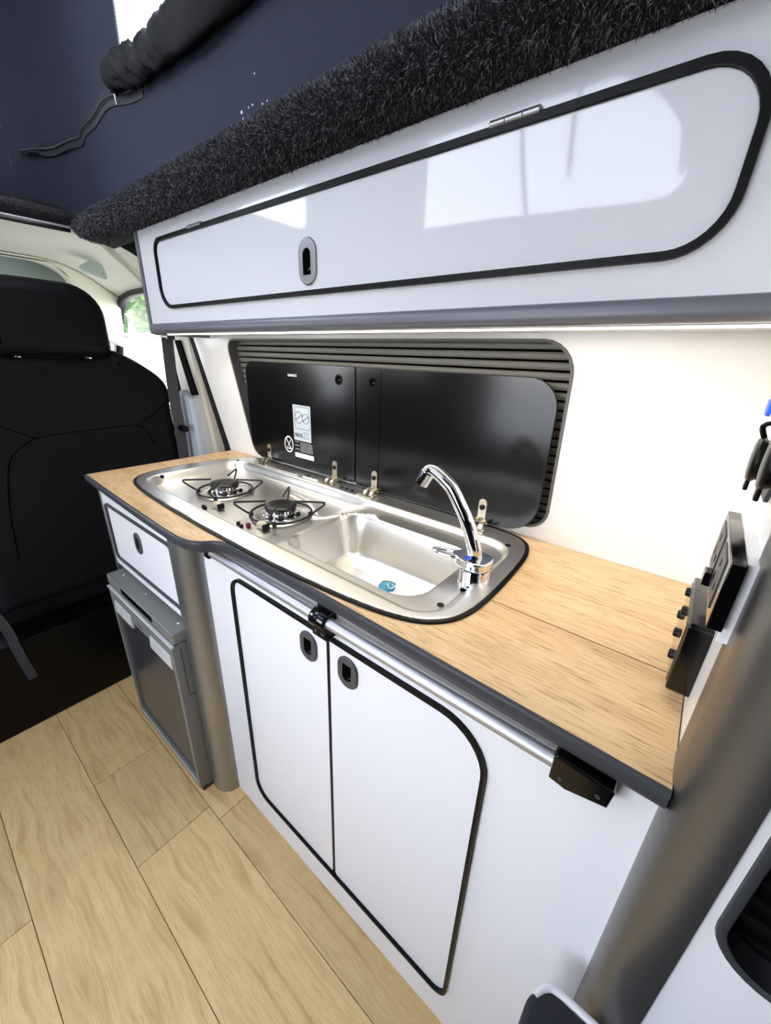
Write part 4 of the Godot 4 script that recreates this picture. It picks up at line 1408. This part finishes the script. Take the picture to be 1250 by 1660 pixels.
# ================= sockets on the end panel =================
func build_sockets():
	var xw := 1.2945
	var b := thing("socket_backing_block", "white backing block behind the black socket plate", "block", Vector3(xw, 0.79, 0.28))
	var st := T()
	prism(st, PackedVector2Array([Vector2(0.225, 0.976), Vector2(0.374, 0.976), Vector2(0.374, 0.912), Vector2(0.225, 0.912)]), FXn(xw), 0.0085, 0.0006)
	part(st, "block", M["white"], b)
	var s := thing("socket_plate", "black double socket plate on the white end panel", "socket", Vector3(xw, 0.925, 0.31))
	var xf := 1.2860
	st = T()
	prism(st, rrect(0.246, 0.924, 0.3825, 0.9765, 0.0012, 2), FXn(xf), 0.0090, 0.0008)
	part(st, "plate", M["gloss_black"], s)
	for k in 2:
		var z := 0.280 + 0.060 * k
		st = T()
		prism(st, rrect(z - 0.024, 0.930, z + 0.024, 0.9705, 0.003, 3), FXn(1.2770), 0.0008, 0.0003)
		var md := part(st, "socket_face", M["edge"], s)
		for q in [Vector2(0, 0.010), Vector2(-0.011, -0.006), Vector2(0.011, -0.006)]:
			st = T()
			bx(st, Vector3(1.2760, 0.950 + q.y - 0.003, z + q.x - 0.002), Vector3(1.2764, 0.950 + q.y + 0.003, z + q.x + 0.002))
			part(st, "pin_slot", M["dark"], md)
	st = T()
	prism(st, PackedVector2Array([Vector2(0.300, 0.928), Vector2(0.318, 0.928), Vector2(0.318, 0.940), Vector2(0.300, 0.938)]), FXn(1.2770), 0.006, 0.001)
	part(st, "rocker_switch", M["gloss_black"], s)
	# control box with five buttons
	var c := thing("control_panel", "small black control box with round buttons above the worktop", "control panel", Vector3(xw, 0.79, 0.23))
	st = T()
	prism(st, rrect(0.185, 0.800, 0.300, 0.8785, 0.004, 4), FXn(xw), 0.0195, 0.0022)
	part(st, "box", M["gloss_black"], c)
	st = T()
	prism(st, rrect(0.190, 0.805, 0.294, 0.8735, 0.004, 4), FXn(1.2752), 0.0012, 0.0004)
	part(st, "face", M["smoked"], c, "glossy smoked front")
	for q in [Vector2(0.205, 0.866), Vector2(0.236, 0.858), Vector2(0.205, 0.836), Vector2(0.236, 0.830), Vector2(0.268, 0.822)]:
		st = T()
		lathe(st, [Vector2(0.0052, 0.0), Vector2(0.0052, 0.0028), Vector2(0.004, 0.0038), Vector2(0, 0.004)], axis_at(Vector3(1.2742, q.y, q.x), Vector3(-1, 0, 0)), 14)
		part(st, "button", M["black"], c)
	var pl := thing("blue_switch", "tiny blue switch high in the corner above the round sockets", "switch", Vector3(xw, 1.057, 0.058))
	st = T()
	prism(st, rrect(0.060, 1.050, 0.085, 1.068, 0.003, 4), FXn(xw), 0.004, 0.001)
	part(st, "button", M["blue"], pl)
	# two round sockets with flap caps
	for k in 2:
		var o := Vector3(1.2945, [1.030, 1.041][k], [0.272, 0.352][k])
		var d := thing("round_socket", ["round black power socket with looped cap, the one deeper in the corner", "round black power socket with open flap, the one nearer the silver post"][k], "socket", o, "round black power sockets")
		st = T()
		prism(st, PackedVector2Array([Vector2(o.z - 0.028, o.y + 0.026), Vector2(o.z + 0.028, o.y + 0.026), Vector2(o.z + 0.028, o.y - 0.010), Vector2(o.z + 0.016, o.y - 0.030), Vector2(o.z - 0.016, o.y - 0.030), Vector2(o.z - 0.028, o.y - 0.010)]), FXn(o.x), 0.003, 0.0006)
		part(st, "mounting_plate", M["edge"], d)
		st = T()
		lathe(st, [Vector2(0.020, 0.003), Vector2(0.020, 0.008), Vector2(0.017, 0.009), Vector2(0.016, 0.012), Vector2(0.0, 0.012)], axis_at(o, Vector3(-1, 0, 0)), 28)
		part(st, "socket_ring", M["black"], d)
		st = T()
		lathe(st, [Vector2(0.0, 0.012), Vector2(0.017, 0.012), Vector2(0.018, 0.0135), Vector2(0.018, 0.016), Vector2(0.0165, 0.0175), Vector2(0.0, 0.018)], axis_at(o, Vector3(-1, 0, 0)), 28)
		var cap := part(st, "cap", M["black"], d)
		st = T()
		tube(st, smooth3([o + Vector3(-0.014, 0.016, -0.004), o + Vector3(-0.018, 0.027, 0.0), o + Vector3(-0.010, 0.030, 0.004), o + Vector3(-0.004, 0.020, 0.006)], 4), 0.002, 8)
		part(st, "loop", M["black"], cap)
		st = T()
		bx(st, o + Vector3(-0.0165, -0.026, -0.004), o + Vector3(-0.0135, -0.015, 0.004), 0.001)
		part(st, "pull_tab", M["black"], cap)

# ================= cab =================
func build_cab():
	# door with its window
	var d := struct("door_1", "cab door with a rounded window and dark rubber frame", "door")
	var o := smooth2(PackedVector2Array([Vector2(-0.36, 0.90), Vector2(-0.34, 0.95), Vector2(-0.335, 1.15), Vector2(-0.35, 1.27), Vector2(-0.40, 1.297), Vector2(-0.52, 1.30), Vector2(-0.66, 1.295), Vector2(-0.755, 1.268), Vector2(-0.815, 1.21), Vector2(-0.90, 1.06), Vector2(-0.96, 0.95), Vector2(-0.95, 0.90), Vector2(-0.85, 0.885), Vector2(-0.6, 0.88), Vector2(-0.42, 0.885)]), true, 4)
	var st := T()
	holed(st, rrect(-1.75, -0.05, -0.22, 1.46, 0), o, FZ(-0.03), 0.025)
	part(st, "door_panel", M["edge"], d)
	st = T()
	sweep(st, lift(ccw(o), FZ(-0.005)), PackedVector2Array([Vector2(-0.014, 0.0), Vector2(-0.010, 0.008), Vector2(0.006, 0.010), Vector2(0.012, 0.003), Vector2(0.012, -0.02), Vector2(-0.010, -0.02)]), true, Vector3(0, 0, 1))
	part(st, "window_frame", M["black"], d)
	st = T()
	prism(st, o, FZ(-0.024), 0.004)
	part(st, "pane", M["glass"], d)
	# pillar trim with belt slot
	var p := thing("pillar_trim", "pale grey moulded trim on the door pillar behind the seat belt", "trim", Vector3(-0.17, 0.7, 0.04))
	st = T()
	prism(st, PackedVector2Array([Vector2(-0.245, 0.40), Vector2(-0.05, 0.40), Vector2(-0.075, 0.78), Vector2(-0.155, 1.14), Vector2(-0.20, 1.32), Vector2(-0.33, 1.32), Vector2(-0.30, 1.10), Vector2(-0.27, 0.95)]), Transform3D(Basis(), Vector3(0, 0, -0.01)), 0.035, 0.012, false, 3, 3)
	part(st, "moulding", M["pillar"], p)
	st = T()
	prism(st, PackedVector2Array([Vector2(-0.262, 0.40), Vector2(-0.115, 0.40), Vector2(-0.125, 0.72), Vector2(-0.148, 0.945), Vector2(-0.225, 0.968), Vector2(-0.255, 0.9)]), Transform3D(Basis(), Vector3(0, 0, 0.02)), 0.035, 0.014, false, 3, 3)
	part(st, "lower_cover", M["pillar_low"], p, "blue-grey lower cover")
	st = T()
	prism(st, PackedVector2Array([Vector2(-0.180, 0.952), Vector2(-0.138, 0.958), Vector2(-0.212, 1.13), Vector2(-0.246, 1.13)]), Transform3D(Basis(), Vector3(0, 0, 0.022)), 0.009)
	part(st, "belt_slot", M["dark"], p)
	# seat belt
	var b := thing("seat_belt", "dark grey seat belt hanging in front of the pale pillar", "seat belt", Vector3(-0.18, 0.6, 0.09))
	st = T()
	sweep(st, smooth3([Vector3(-0.176, 1.135, 0.085), Vector3(-0.178, 1.05, 0.088), Vector3(-0.180, 0.955, 0.09), Vector3(-0.175, 0.855, 0.09), Vector3(-0.178, 0.74, 0.09), Vector3(-0.19, 0.6, 0.085)], 4), PackedVector2Array([Vector2(-0.0008, -0.017), Vector2(0.0008, -0.017), Vector2(0.0008, 0.017), Vector2(-0.0008, 0.017)]), false, Vector3(0.4, 0, -0.917).normalized())
	part(st, "webbing", M["webbing"], b)
	st = T()
	bx(st, Vector3(-0.215, 0.838, 0.078), Vector3(-0.135, 0.858, 0.096), 0.004)
	var tg := part(st, "tongue", M["black"], b)
	st = T()
	bx(st, Vector3(-0.216, 0.832, 0.092), Vector3(-0.186, 0.841, 0.097), 0.001)
	part(st, "tongue_plate", M["chrome"], tg)
	st = T()
	bx(st, Vector3(-0.200, 1.128, 0.07), Vector3(-0.150, 1.145, 0.094), 0.004)
	part(st, "upper_anchor", M["edge"], b)
	# headliner
	var h := struct("ceiling_cab", "pale beige moulded cab headliner with an arched front edge", "ceiling")
	st = T()
	grid(st, 16, 40, func(u, v): return headliner(lerpf(-0.27, -0.76, u), lerpf(-0.01, 1.63, v)))
	part(st, "headliner", M["beige"], h)
	st = T()
	# arch plate across the cab
	var arch := PackedVector2Array()
	var top := PackedVector2Array()
	for k in 41:
		var z := lerpf(-0.01, 1.63, k / 40.0)
		top.append(Vector2(z, headliner(-0.755, z).y))
	arch.append_array(top)
	var low := smooth2(PackedVector2Array([Vector2(1.63, 1.10), Vector2(1.52, 1.15), Vector2(1.49, 1.25), Vector2(1.475, 1.305), Vector2(1.45, 1.342), Vector2(1.40, 1.368), Vector2(1.33, 1.380), Vector2(0.81, 1.386), Vector2(0.33, 1.380), Vector2(0.26, 1.379), Vector2(0.205, 1.368), Vector2(0.165, 1.342), Vector2(0.148, 1.305), Vector2(0.135, 1.25), Vector2(0.11, 1.15), Vector2(0.0, 1.10)]), false, 3)
	arch.append_array(low)
	prism(st, arch, FX(-0.785), 0.03, 0.01)
	part(st, "arch_edge", M["beige"], h)
	st = T()
	bx(st, Vector3(-0.93, 1.25, 0.0), Vector3(-0.91, 1.45, 1.62), 0.003)
	part(st, "header_panel", M["pale_green"], h, "pale grey-green panel under the arch")
	# moulded side fairing by the roof opening
	st = T()
	var rim := smooth3([Vector3(-0.262, 1.408, 0.235), Vector3(-0.30, 1.395, 0.19), Vector3(-0.36, 1.372, 0.13), Vector3(-0.40, 1.345, 0.075), Vector3(-0.42, 1.31, 0.03)], 5)
	tube(st, rim, 0.006, 8)
	part(st, "side_bead", M["beige"], h)
	st = T()
	prism(st, smooth2(PackedVector2Array([Vector2(-0.055, 0.0), Vector2(-0.03, 0.03), Vector2(0.01, 0.035), Vector2(0.05, 0.01), Vector2(0.06, -0.01), Vector2(0.0, -0.012), Vector2(-0.045, -0.012)]), true, 4), Transform3D(Basis(Vector3(0.8, -0.25, -0.3), Vector3(-0.1, 0.7, -0.5), Vector3(0.3, 0.4, 0.85)).orthonormalized(), Vector3(-0.56, 1.343, 0.128)), 0.012, 0.006)
	part(st, "grab_recess", M["pale_green"], h)
	# tubular bar at the front of the roof opening
	var br := thing("roof_bar", "black and silver bar along the front edge of the roof opening", "bar", Vector3(-0.27, 1.40, 0.6))
	st = T()
	tube(st, PackedVector3Array([Vector3(-0.262, 1.397, 0.262), Vector3(-0.262, 1.392, 0.75), Vector3(-0.262, 1.397, 1.26)]), 0.006, 10)
	part(st, "bar", M["gloss_black"], br)
	st = T()
	tube(st, PackedVector3Array([Vector3(-0.258, 1.403, 0.262), Vector3(-0.258, 1.398, 0.75), Vector3(-0.258, 1.403, 1.26)]), 0.0035, 8)
	part(st, "bright_bead", M["rail"], br)

func headliner(x: float, z: float) -> Vector3:
	var zz := minf(z, 1.62 - z)
	var k := clampf(1.0 - (zz - 0.0) / 0.24, 0.0, 1.0)
	var y := 1.402 - 0.10 * pow(k, 2.0)
	var f := clampf((-0.45 - x) / 0.35, 0.0, 1.0)
	y -= 0.012 * f * f
	return Vector3(x, y, z)

# ================= seat =================
func build_seat():
	var s := thing("driver_seat", "black upholstered cab seat seen from behind with a broad headrest", "seat", Vector3(-0.3, 0, 0.38))
	var half := [Vector2(0.285, 0.36), Vector2(0.288, 0.60), Vector2(0.293, 0.76), Vector2(0.287, 0.90), Vector2(0.292, 0.945), Vector2(0.287, 0.985), Vector2(0.265, 1.018), Vector2(0.225, 1.050), Vector2(0.185, 1.075), Vector2(0.152, 1.090), Vector2(0.135, 1.087), Vector2(0.124, 1.075), Vector2(0.10, 1.0705), Vector2(0.05, 1.069)]
	var pts := PackedVector2Array()
	for p in half:
		pts.append(Vector2(0.378 - p.x, p.y))
	for k in half.size():
		var p: Vector2 = half[half.size() - 1 - k]
		pts.append(Vector2(0.378 + p.x, p.y))
	var st := T()
	prism(st, smooth2(pts, false, 3), FX(-0.36), 0.16, 0.035, true, 3, 4)
	var b := part(st, "backrest", M["fabric"], s)
	# seams on the back cover
	for path in [[Vector2(0.54, 0.899), Vector2(0.51, 0.880), Vector2(0.475, 0.857)], [Vector2(0.59, 0.52), Vector2(0.575, 0.66), Vector2(0.555, 0.76), Vector2(0.532, 0.818), Vector2(0.475, 0.856), Vector2(0.40, 0.8635), Vector2(0.30, 0.867), Vector2(0.219, 0.866), Vector2(0.188, 0.845), Vector2(0.172, 0.80)], [Vector2(0.211, 0.868), Vector2(0.16, 0.898), Vector2(0.112, 0.932)]]:
		var pp := []
		for q in path:
			pp.append(Vector3(-0.1995, q.y, q.x))
		st = T()
		tube(st, smooth3(pp, 5), 0.0013, 6)
		part(st, "seam", M["dark"], b)
	st = T()
	prism(st, rrect(0.378 - 0.142, 1.070, 0.378 + 0.142, 1.262, [0.03, 0.03, 0.085, 0.085], 8), FX(-0.31), 0.12, 0.035, true, 3, 4)
	var hr := part(st, "headrest", M["leather"], s)
	for z in [0.295, 0.455]:
		st = T()
		tube(st, PackedVector3Array([Vector3(-0.25, 1.05, z), Vector3(-0.25, 1.11, z)]), 0.007, 10)
		part(st, "headrest_post", M["chrome"], hr)
		st = T()
		lathe(st, [Vector2(0.013, 0.0), Vector2(0.012, 0.008), Vector2(0.007, 0.01)], Transform3D(Basis(), Vector3(-0.235, 1.066, z)), 14)
		part(st, "post_collar", M["chrome"], hr)
	st = T()
	bx(st, Vector3(-0.95, 0.30, 0.08), Vector3(-0.22, 0.47, 0.70), 0.03)
	part(st, "seat_cushion", M["fabric"], s)
	st = T()
	bx(st, Vector3(-0.90, 0.0, 0.10), Vector3(-0.137, 0.30, 1.62), 0.004)
	part(st, "pedestal", M["black"], s)
	st = T()
	sweep(st, smooth3([Vector3(-0.130, 0.44, 0.685), Vector3(-0.128, 0.36, 0.668), Vector3(-0.128, 0.27, 0.662), Vector3(-0.130, 0.17, 0.652)], 4), PackedVector2Array([Vector2(-0.0008, -0.011), Vector2(0.0008, -0.011), Vector2(0.0008, 0.011), Vector2(-0.0008, 0.011)]), false, Vector3(0, 0, 1))
	part(st, "webbing_strap", M["webbing"], s, "grey webbing strap")
	# second seat across the cab
	var s2 := thing("passenger_seat", "second black cab seat beside the one with the headrest in view", "seat", Vector3(-0.3, 0.3, 1.2))
	st = T()
	prism(st, rrect(0.93, 0.36, 1.48, 1.08, 0.12, 8), FX(-0.36), 0.16, 0.035, true, 3, 4)
	part(st, "backrest", M["fabric"], s2)
	st = T()
	prism(st, rrect(1.06, 1.095, 1.35, 1.26, 0.06, 8), FX(-0.31), 0.12, 0.035, true, 3, 4)
	part(st, "headrest", M["leather"], s2)

# ================= raised roof =================
func build_roof():
	# carpeted rim of the roof opening: four bars
	var rim := thing("roof_opening_carpet", "fuzzy charcoal carpet wrapped round the edge of the roof opening", "carpet", Vector3(0.8, 1.4, 0.24))
	var prof := smooth2(PackedVector2Array([Vector2(0.160, 1.374), Vector2(0.198, 1.3745), Vector2(0.232, 1.3765), Vector2(0.253, 1.383), Vector2(0.2635, 1.397), Vector2(0.259, 1.415), Vector2(0.243, 1.431), Vector2(0.220, 1.447), Vector2(0.195, 1.462), Vector2(0.160, 1.462)]), true, 3)
	var st := T()
	prism(st, prof, FX(-0.245), 2.4, 0.012, true)
	part(st, "side_roll", M["carpet"], rim)
	st = T()
	prism(st, smooth2(PackedVector2Array([Vector2(-0.36, 1.412), Vector2(-0.29, 1.406), Vector2(-0.262, 1.408), Vector2(-0.250, 1.418), Vector2(-0.256, 1.432), Vector2(-0.28, 1.444), Vector2(-0.32, 1.462), Vector2(-0.36, 1.462)]), true, 3), FZ(0.18), 1.16)
	part(st, "front_roll", M["carpet"], rim)
	st = T()
	bx(st, Vector3(-0.3, 1.375, 1.24), Vector3(2.15, 1.462, 1.34), 0.02)
	part(st, "far_roll", M["carpet"], rim)
	# fuzz: short hairs on the roll
	var mm := MultiMesh.new()
	mm.transform_format = MultiMesh.TRANSFORM_3D
	mm.use_colors = true
	st = T()
	for k in 3:
		var a := TAU * k / 3
		var a2 := TAU * (k + 1) / 3
		trin(st, Vector3(cos(a), 0, sin(a)) * 0.0006, Vector3(0, 0.0065, 0), Vector3(cos(a2), 0, sin(a2)) * 0.0006, Vector3(cos((a + a2) / 2), 0, sin((a + a2) / 2)))
	mm.mesh = st.commit()
	mm.instance_count = 70000
	var rng := RandomNumberGenerator.new()
	rng.seed = 3
	var vis := PackedVector2Array()
	for p in prof:
		vis.append(p)
	var n := vis.size()
	for i in mm.instance_count:
		var k := rng.randi_range(3, n - 7)
		var t := rng.randf()
		var q := vis[k].lerp(vis[(k + 1) % n], t)
		var e := (vis[(k + 1) % n] - vis[k]).normalized()
		var nn := Vector2(e.y, -e.x)
		var x := -0.24 + 1.75 * rng.randf()
		if i % 6 == 0:
			var th := rng.randf_range(-0.4, 1.9)
			var dd := (Vector3(cos(th), sin(th), 0) + Vector3(rng.randfn(0, 0.5), rng.randfn(0, 0.5), rng.randfn(0, 0.5))).normalized()
			var fx := axis_at(Vector3(-0.272 + cos(th) * 0.02, 1.424 + sin(th) * 0.016, rng.randf_range(0.22, 0.62)), dd)
			mm.set_instance_transform(i, Transform3D(fx.basis * rng.randf_range(0.5, 1.1), fx.origin))
			var g0 := 0.35 + 1.5 * pow(rng.randf(), 2.0)
			mm.set_instance_color(i, Color(g0, g0 * 0.95, g0 * 0.9))
			continue
		var dir := (Vector3(0, nn.y, nn.x) + Vector3(rng.randfn(0, 0.5), rng.randfn(0, 0.5), rng.randfn(0, 0.5))).normalized()
		var ax := axis_at(Vector3(x, q.y, q.x), dir)
		mm.set_instance_transform(i, Transform3D(ax.basis * rng.randf_range(0.5, 1.1), ax.origin))
		var g := rng.randf()
		g = 0.06 + 2.2 * g * g * g
		mm.set_instance_color(i, Color(g, g, g))
	(M["pile"] as StandardMaterial3D).vertex_color_use_as_albedo = true
	var mi := MultiMeshInstance3D.new()
	mi.multimesh = mm
	mi.material_override = M["pile"]
	mi.name = "carpet_pile"
	mi.set_meta("kind", "stuff")
	mi.position = -rim.position
	rim.add_child(mi)
	# canvas walls
	var cv := struct("wall_canvas", "dark slate canvas walls of the raised roof", "wall")
	st = T()
	var win := smooth2(PackedVector2Array([Vector2(0.062, 1.64), Vector2(0.075, 1.66), Vector2(0.082, 1.76), Vector2(0.10, 2.07), Vector2(0.13, 2.09), Vector2(0.5, 1.98), Vector2(0.9, 1.85), Vector2(0.92, 1.82), Vector2(0.92, 1.66), Vector2(0.9, 1.63), Vector2(0.5, 1.625), Vector2(0.15, 1.625)]), true, 3)
	holed(st, PackedVector2Array([Vector2(-0.19, 1.44), Vector2(2.14, 1.44), Vector2(2.14, 1.52), Vector2(-0.19, 2.27)]), win, FZ(0.198), 0.004)
	grid(st, 14, 2, func(u, v): return Vector3(-0.19 - sin(u * PI / 2) * 0.14, lerpf(1.44, 2.30, v), 0.342 - cos(u * PI / 2) * 0.14))
	part(st, "side_canvas", M["canvas"], cv)
	st = T()
	prism(st, win, FZ(0.194), 0.001)
	part(st, "net_window", M["net"], cv, "bright mesh window")
	st = T()
	var win3 := rrect(0.50, 1.60, 1.05, 2.18, 0.05, 5)
	holed(st, rrect(0.342, 1.43, 1.302, 2.32, 0), win3, FX(-0.334), 0.004)
	part(st, "front_canvas", M["canvas"], cv)
	st = T()
	prism(st, win3, FX(-0.338), 0.001)
	part(st, "net_window", M["net"], cv)
	st = T()
	prism(st, rrect(0.198, 1.43, 1.302, 1.53, 0), FX(2.14), 0.004)
	part(st, "rear_canvas", M["canvas"], cv)
	var win2 := smooth2(PackedVector2Array([Vector2(0.155, 1.585), Vector2(0.145, 1.62), Vector2(0.15, 2.05), Vector2(0.18, 2.08), Vector2(0.60, 1.96), Vector2(0.78, 1.88), Vector2(0.94, 1.77), Vector2(1.02, 1.63), Vector2(1.0, 1.565), Vector2(0.92, 1.548), Vector2(0.85, 1.553), Vector2(0.6, 1.558), Vector2(0.45, 1.572), Vector2(0.25, 1.58)]), true, 4)
	st = T()
	holed(st, PackedVector2Array([Vector2(-0.33, 1.44), Vector2(2.14, 1.44), Vector2(2.14, 1.52), Vector2(-0.33, 2.32)]), win2, FZ(1.262), 0.004)
	part(st, "far_canvas", M["canvas"], cv)
	st = T()
	prism(st, win2, FZ(1.268), 0.001)
	part(st, "net_window", M["net"], cv)
	for q in [Vector3(0.4975, 1.4755, 1.6), Vector3(0.5005, 1.466, 1.3), Vector3(0.529, 1.477, 1.0), Vector3(0.556, 1.471, 0.9), Vector3(0.518, 1.4765, 0.8), Vector3(0.5685, 1.4715, 0.8), Vector3(0.54, 1.512, 0.8)]:
		st = T()
		prism(st, disc(Vector2(q.x, q.y), 0.0016 * q.z, 6), FZ(0.202), 0.0003)
		part(st, "paint_speck", M["print_white"], cv)
	# rolled-down flap and its ties on the far window
	st = T()
	tube(st, smooth3([Vector3(0.10, 1.57, 1.25), Vector3(0.35, 1.562, 1.245), Vector3(0.7, 1.543, 1.245), Vector3(0.95, 1.53, 1.245), Vector3(1.05, 1.55, 1.25)], 4), 0.018, 10)
	part(st, "far_flap", M["canvas_dark"], cv)
	for q in [[Vector3(0.49, 2.0, 1.25), Vector3(0.525, 1.80, 1.25), Vector3(0.545, 1.70, 1.25), Vector3(0.575, 1.57, 1.25)], [Vector3(0.70, 1.95, 1.25), Vector3(0.69, 1.82, 1.25), Vector3(0.70, 1.66, 1.25)], [Vector3(0.955, 1.80, 1.25), Vector3(0.985, 1.75, 1.25), Vector3(1.012, 1.60, 1.25)]]:
		st = T()
		tube(st, smooth3(q, 4), 0.009, 8)
		part(st, "tie", M["canvas_dark"], cv)
	var top := struct("ceiling_raised", "lining of the raised roof", "ceiling")
	st = T()
	prism(st, PackedVector2Array([Vector2(-0.37, 2.33), Vector2(2.17, 1.51), Vector2(2.17, 1.56), Vector2(-0.37, 2.38)]), FZ(0.16), 1.18)
	part(st, "roof_lining", M["roof_shell"], top)
	# rolled flap below the near mesh window
	var fl := thing("canvas_flap", "black canvas flap bunched below the bright mesh window", "flap", Vector3(0.3, 1.6, 0.22))
	st = T()
	var rr := noise(31, 9.0, 2)
	grid(st, 160, 32, func(u, v): return flap_point(u, v, rr))
	part(st, "bunched_fabric", M["canvas_dark"], fl)
	st = T()
	tube(st, smooth3([Vector3(0.046, 1.60, 0.211), Vector3(0.043, 1.63, 0.212), Vector3(0.047, 1.66, 0.213)], 3), 0.002, 8)
	part(st, "zip_pull", M["chrome"], fl)
	# zip
	var zp := thing("canvas_zip", "pale zip seam snaking across the dark canvas", "zip", Vector3(0.0, 1.6, 0.207))
	var zc := [Vector3(-0.318, 1.566, 0.318), Vector3(-0.310, 1.579, 0.282), Vector3(-0.290, 1.586, 0.253), Vector3(-0.255, 1.602, 0.225), Vector3(-0.215, 1.605, 0.211), Vector3(-0.19, 1.618, 0.208), Vector3(-0.111, 1.620, 0.208), Vector3(-0.041, 1.630, 0.208), Vector3(0.014, 1.626, 0.208), Vector3(0.094, 1.609, 0.208), Vector3(0.16, 1.602, 0.207)]
	st = T()
	tube(st, smooth3(zc, 6), 0.0017, 6)
	part(st, "zip_teeth", M["grey_plastic"], zp)
	st = T()
	var band := smooth3(zc, 6)
	sweep(st, band, PackedVector2Array([Vector2(-0.017, -0.0055), Vector2(0.017, -0.0055), Vector2(0.0165, -0.0035), Vector2(0.006, -0.0028), Vector2(0.004, -0.0045), Vector2(-0.004, -0.0045), Vector2(-0.006, -0.0028), Vector2(-0.0165, -0.0035)]), false, Vector3(0, 0, 1))
	part(st, "zip_tape", M["zip_cloth"], zp)

func flap_point(u: float, v: float, rr: FastNoiseLite) -> Vector3:
	var x := lerpf(0.03, 1.0, u)
	var a := TAU * v
	var r := 0.025 + 0.008 * smoothstep(0.05, 0.45, u)
	var bunch := 1.0 - smoothstep(0.12, 0.42, u)
	var fold := 1.0 + 0.22 * bunch - 0.75 * bunch * absf(rr.get_noise_2d(x * 1.7 + 0.05 * sin(a + 0.6), 0.03 * cos(a))) + 0.25 * rr.get_noise_2d(x * 0.45 + 5.0, cos(a) * 0.05 + 0.04 * sin(a))
	if u < 0.04:
		r *= sqrt(u / 0.04)
	var yc := 1.640 - 0.022 * smoothstep(0.0, 0.25, u)
	return Vector3(x, yc + sin(a) * r * fold * 1.15, 0.222 + cos(a) * r * fold * 0.62)

# ================= bench corner =================
func build_bench():
	var b := thing("bench_seat", "navy bench cushion with a white edge strip beside the silver post", "bench", Vector3(1.75, 0, 1.0))
	var st := T()
	prism(st, rrect(1.2475, 0.4375, 2.3, 1.60, [0.026, 0.03, 0.03, 0.03], 8), FY(0.34), 0.148, 0.006, true, 3, 3)
	part(st, "seat_cushion", M["navy"], b)
	st = T()
	sweep(st, smooth3([Vector3(1.2535, 0.485, 0.452), Vector3(1.2600, 0.486, 0.4405), Vector3(1.2720, 0.486, 0.4345), Vector3(1.32, 0.486, 0.4335), Vector3(1.6, 0.486, 0.4335), Vector3(2.28, 0.486, 0.4335)], 4), rrect(-0.0035, -0.02, 0.0035, 0.0035, 0.003, 3), false, Vector3.UP)
	part(st, "white_edge", M["white"], b, "white edge strip")
	st = T()
	bx(st, Vector3(1.30, 0.0, 0.46), Vector3(2.3, 0.34, 1.58), 0.01)
	part(st, "base", M["trim_dark"], b)
	st = T()
	bx(st, Vector3(2.14, 0.472, 0.48), Vector3(2.30, 1.02, 1.58), 0.05)
	part(st, "backrest", M["navy"], b)
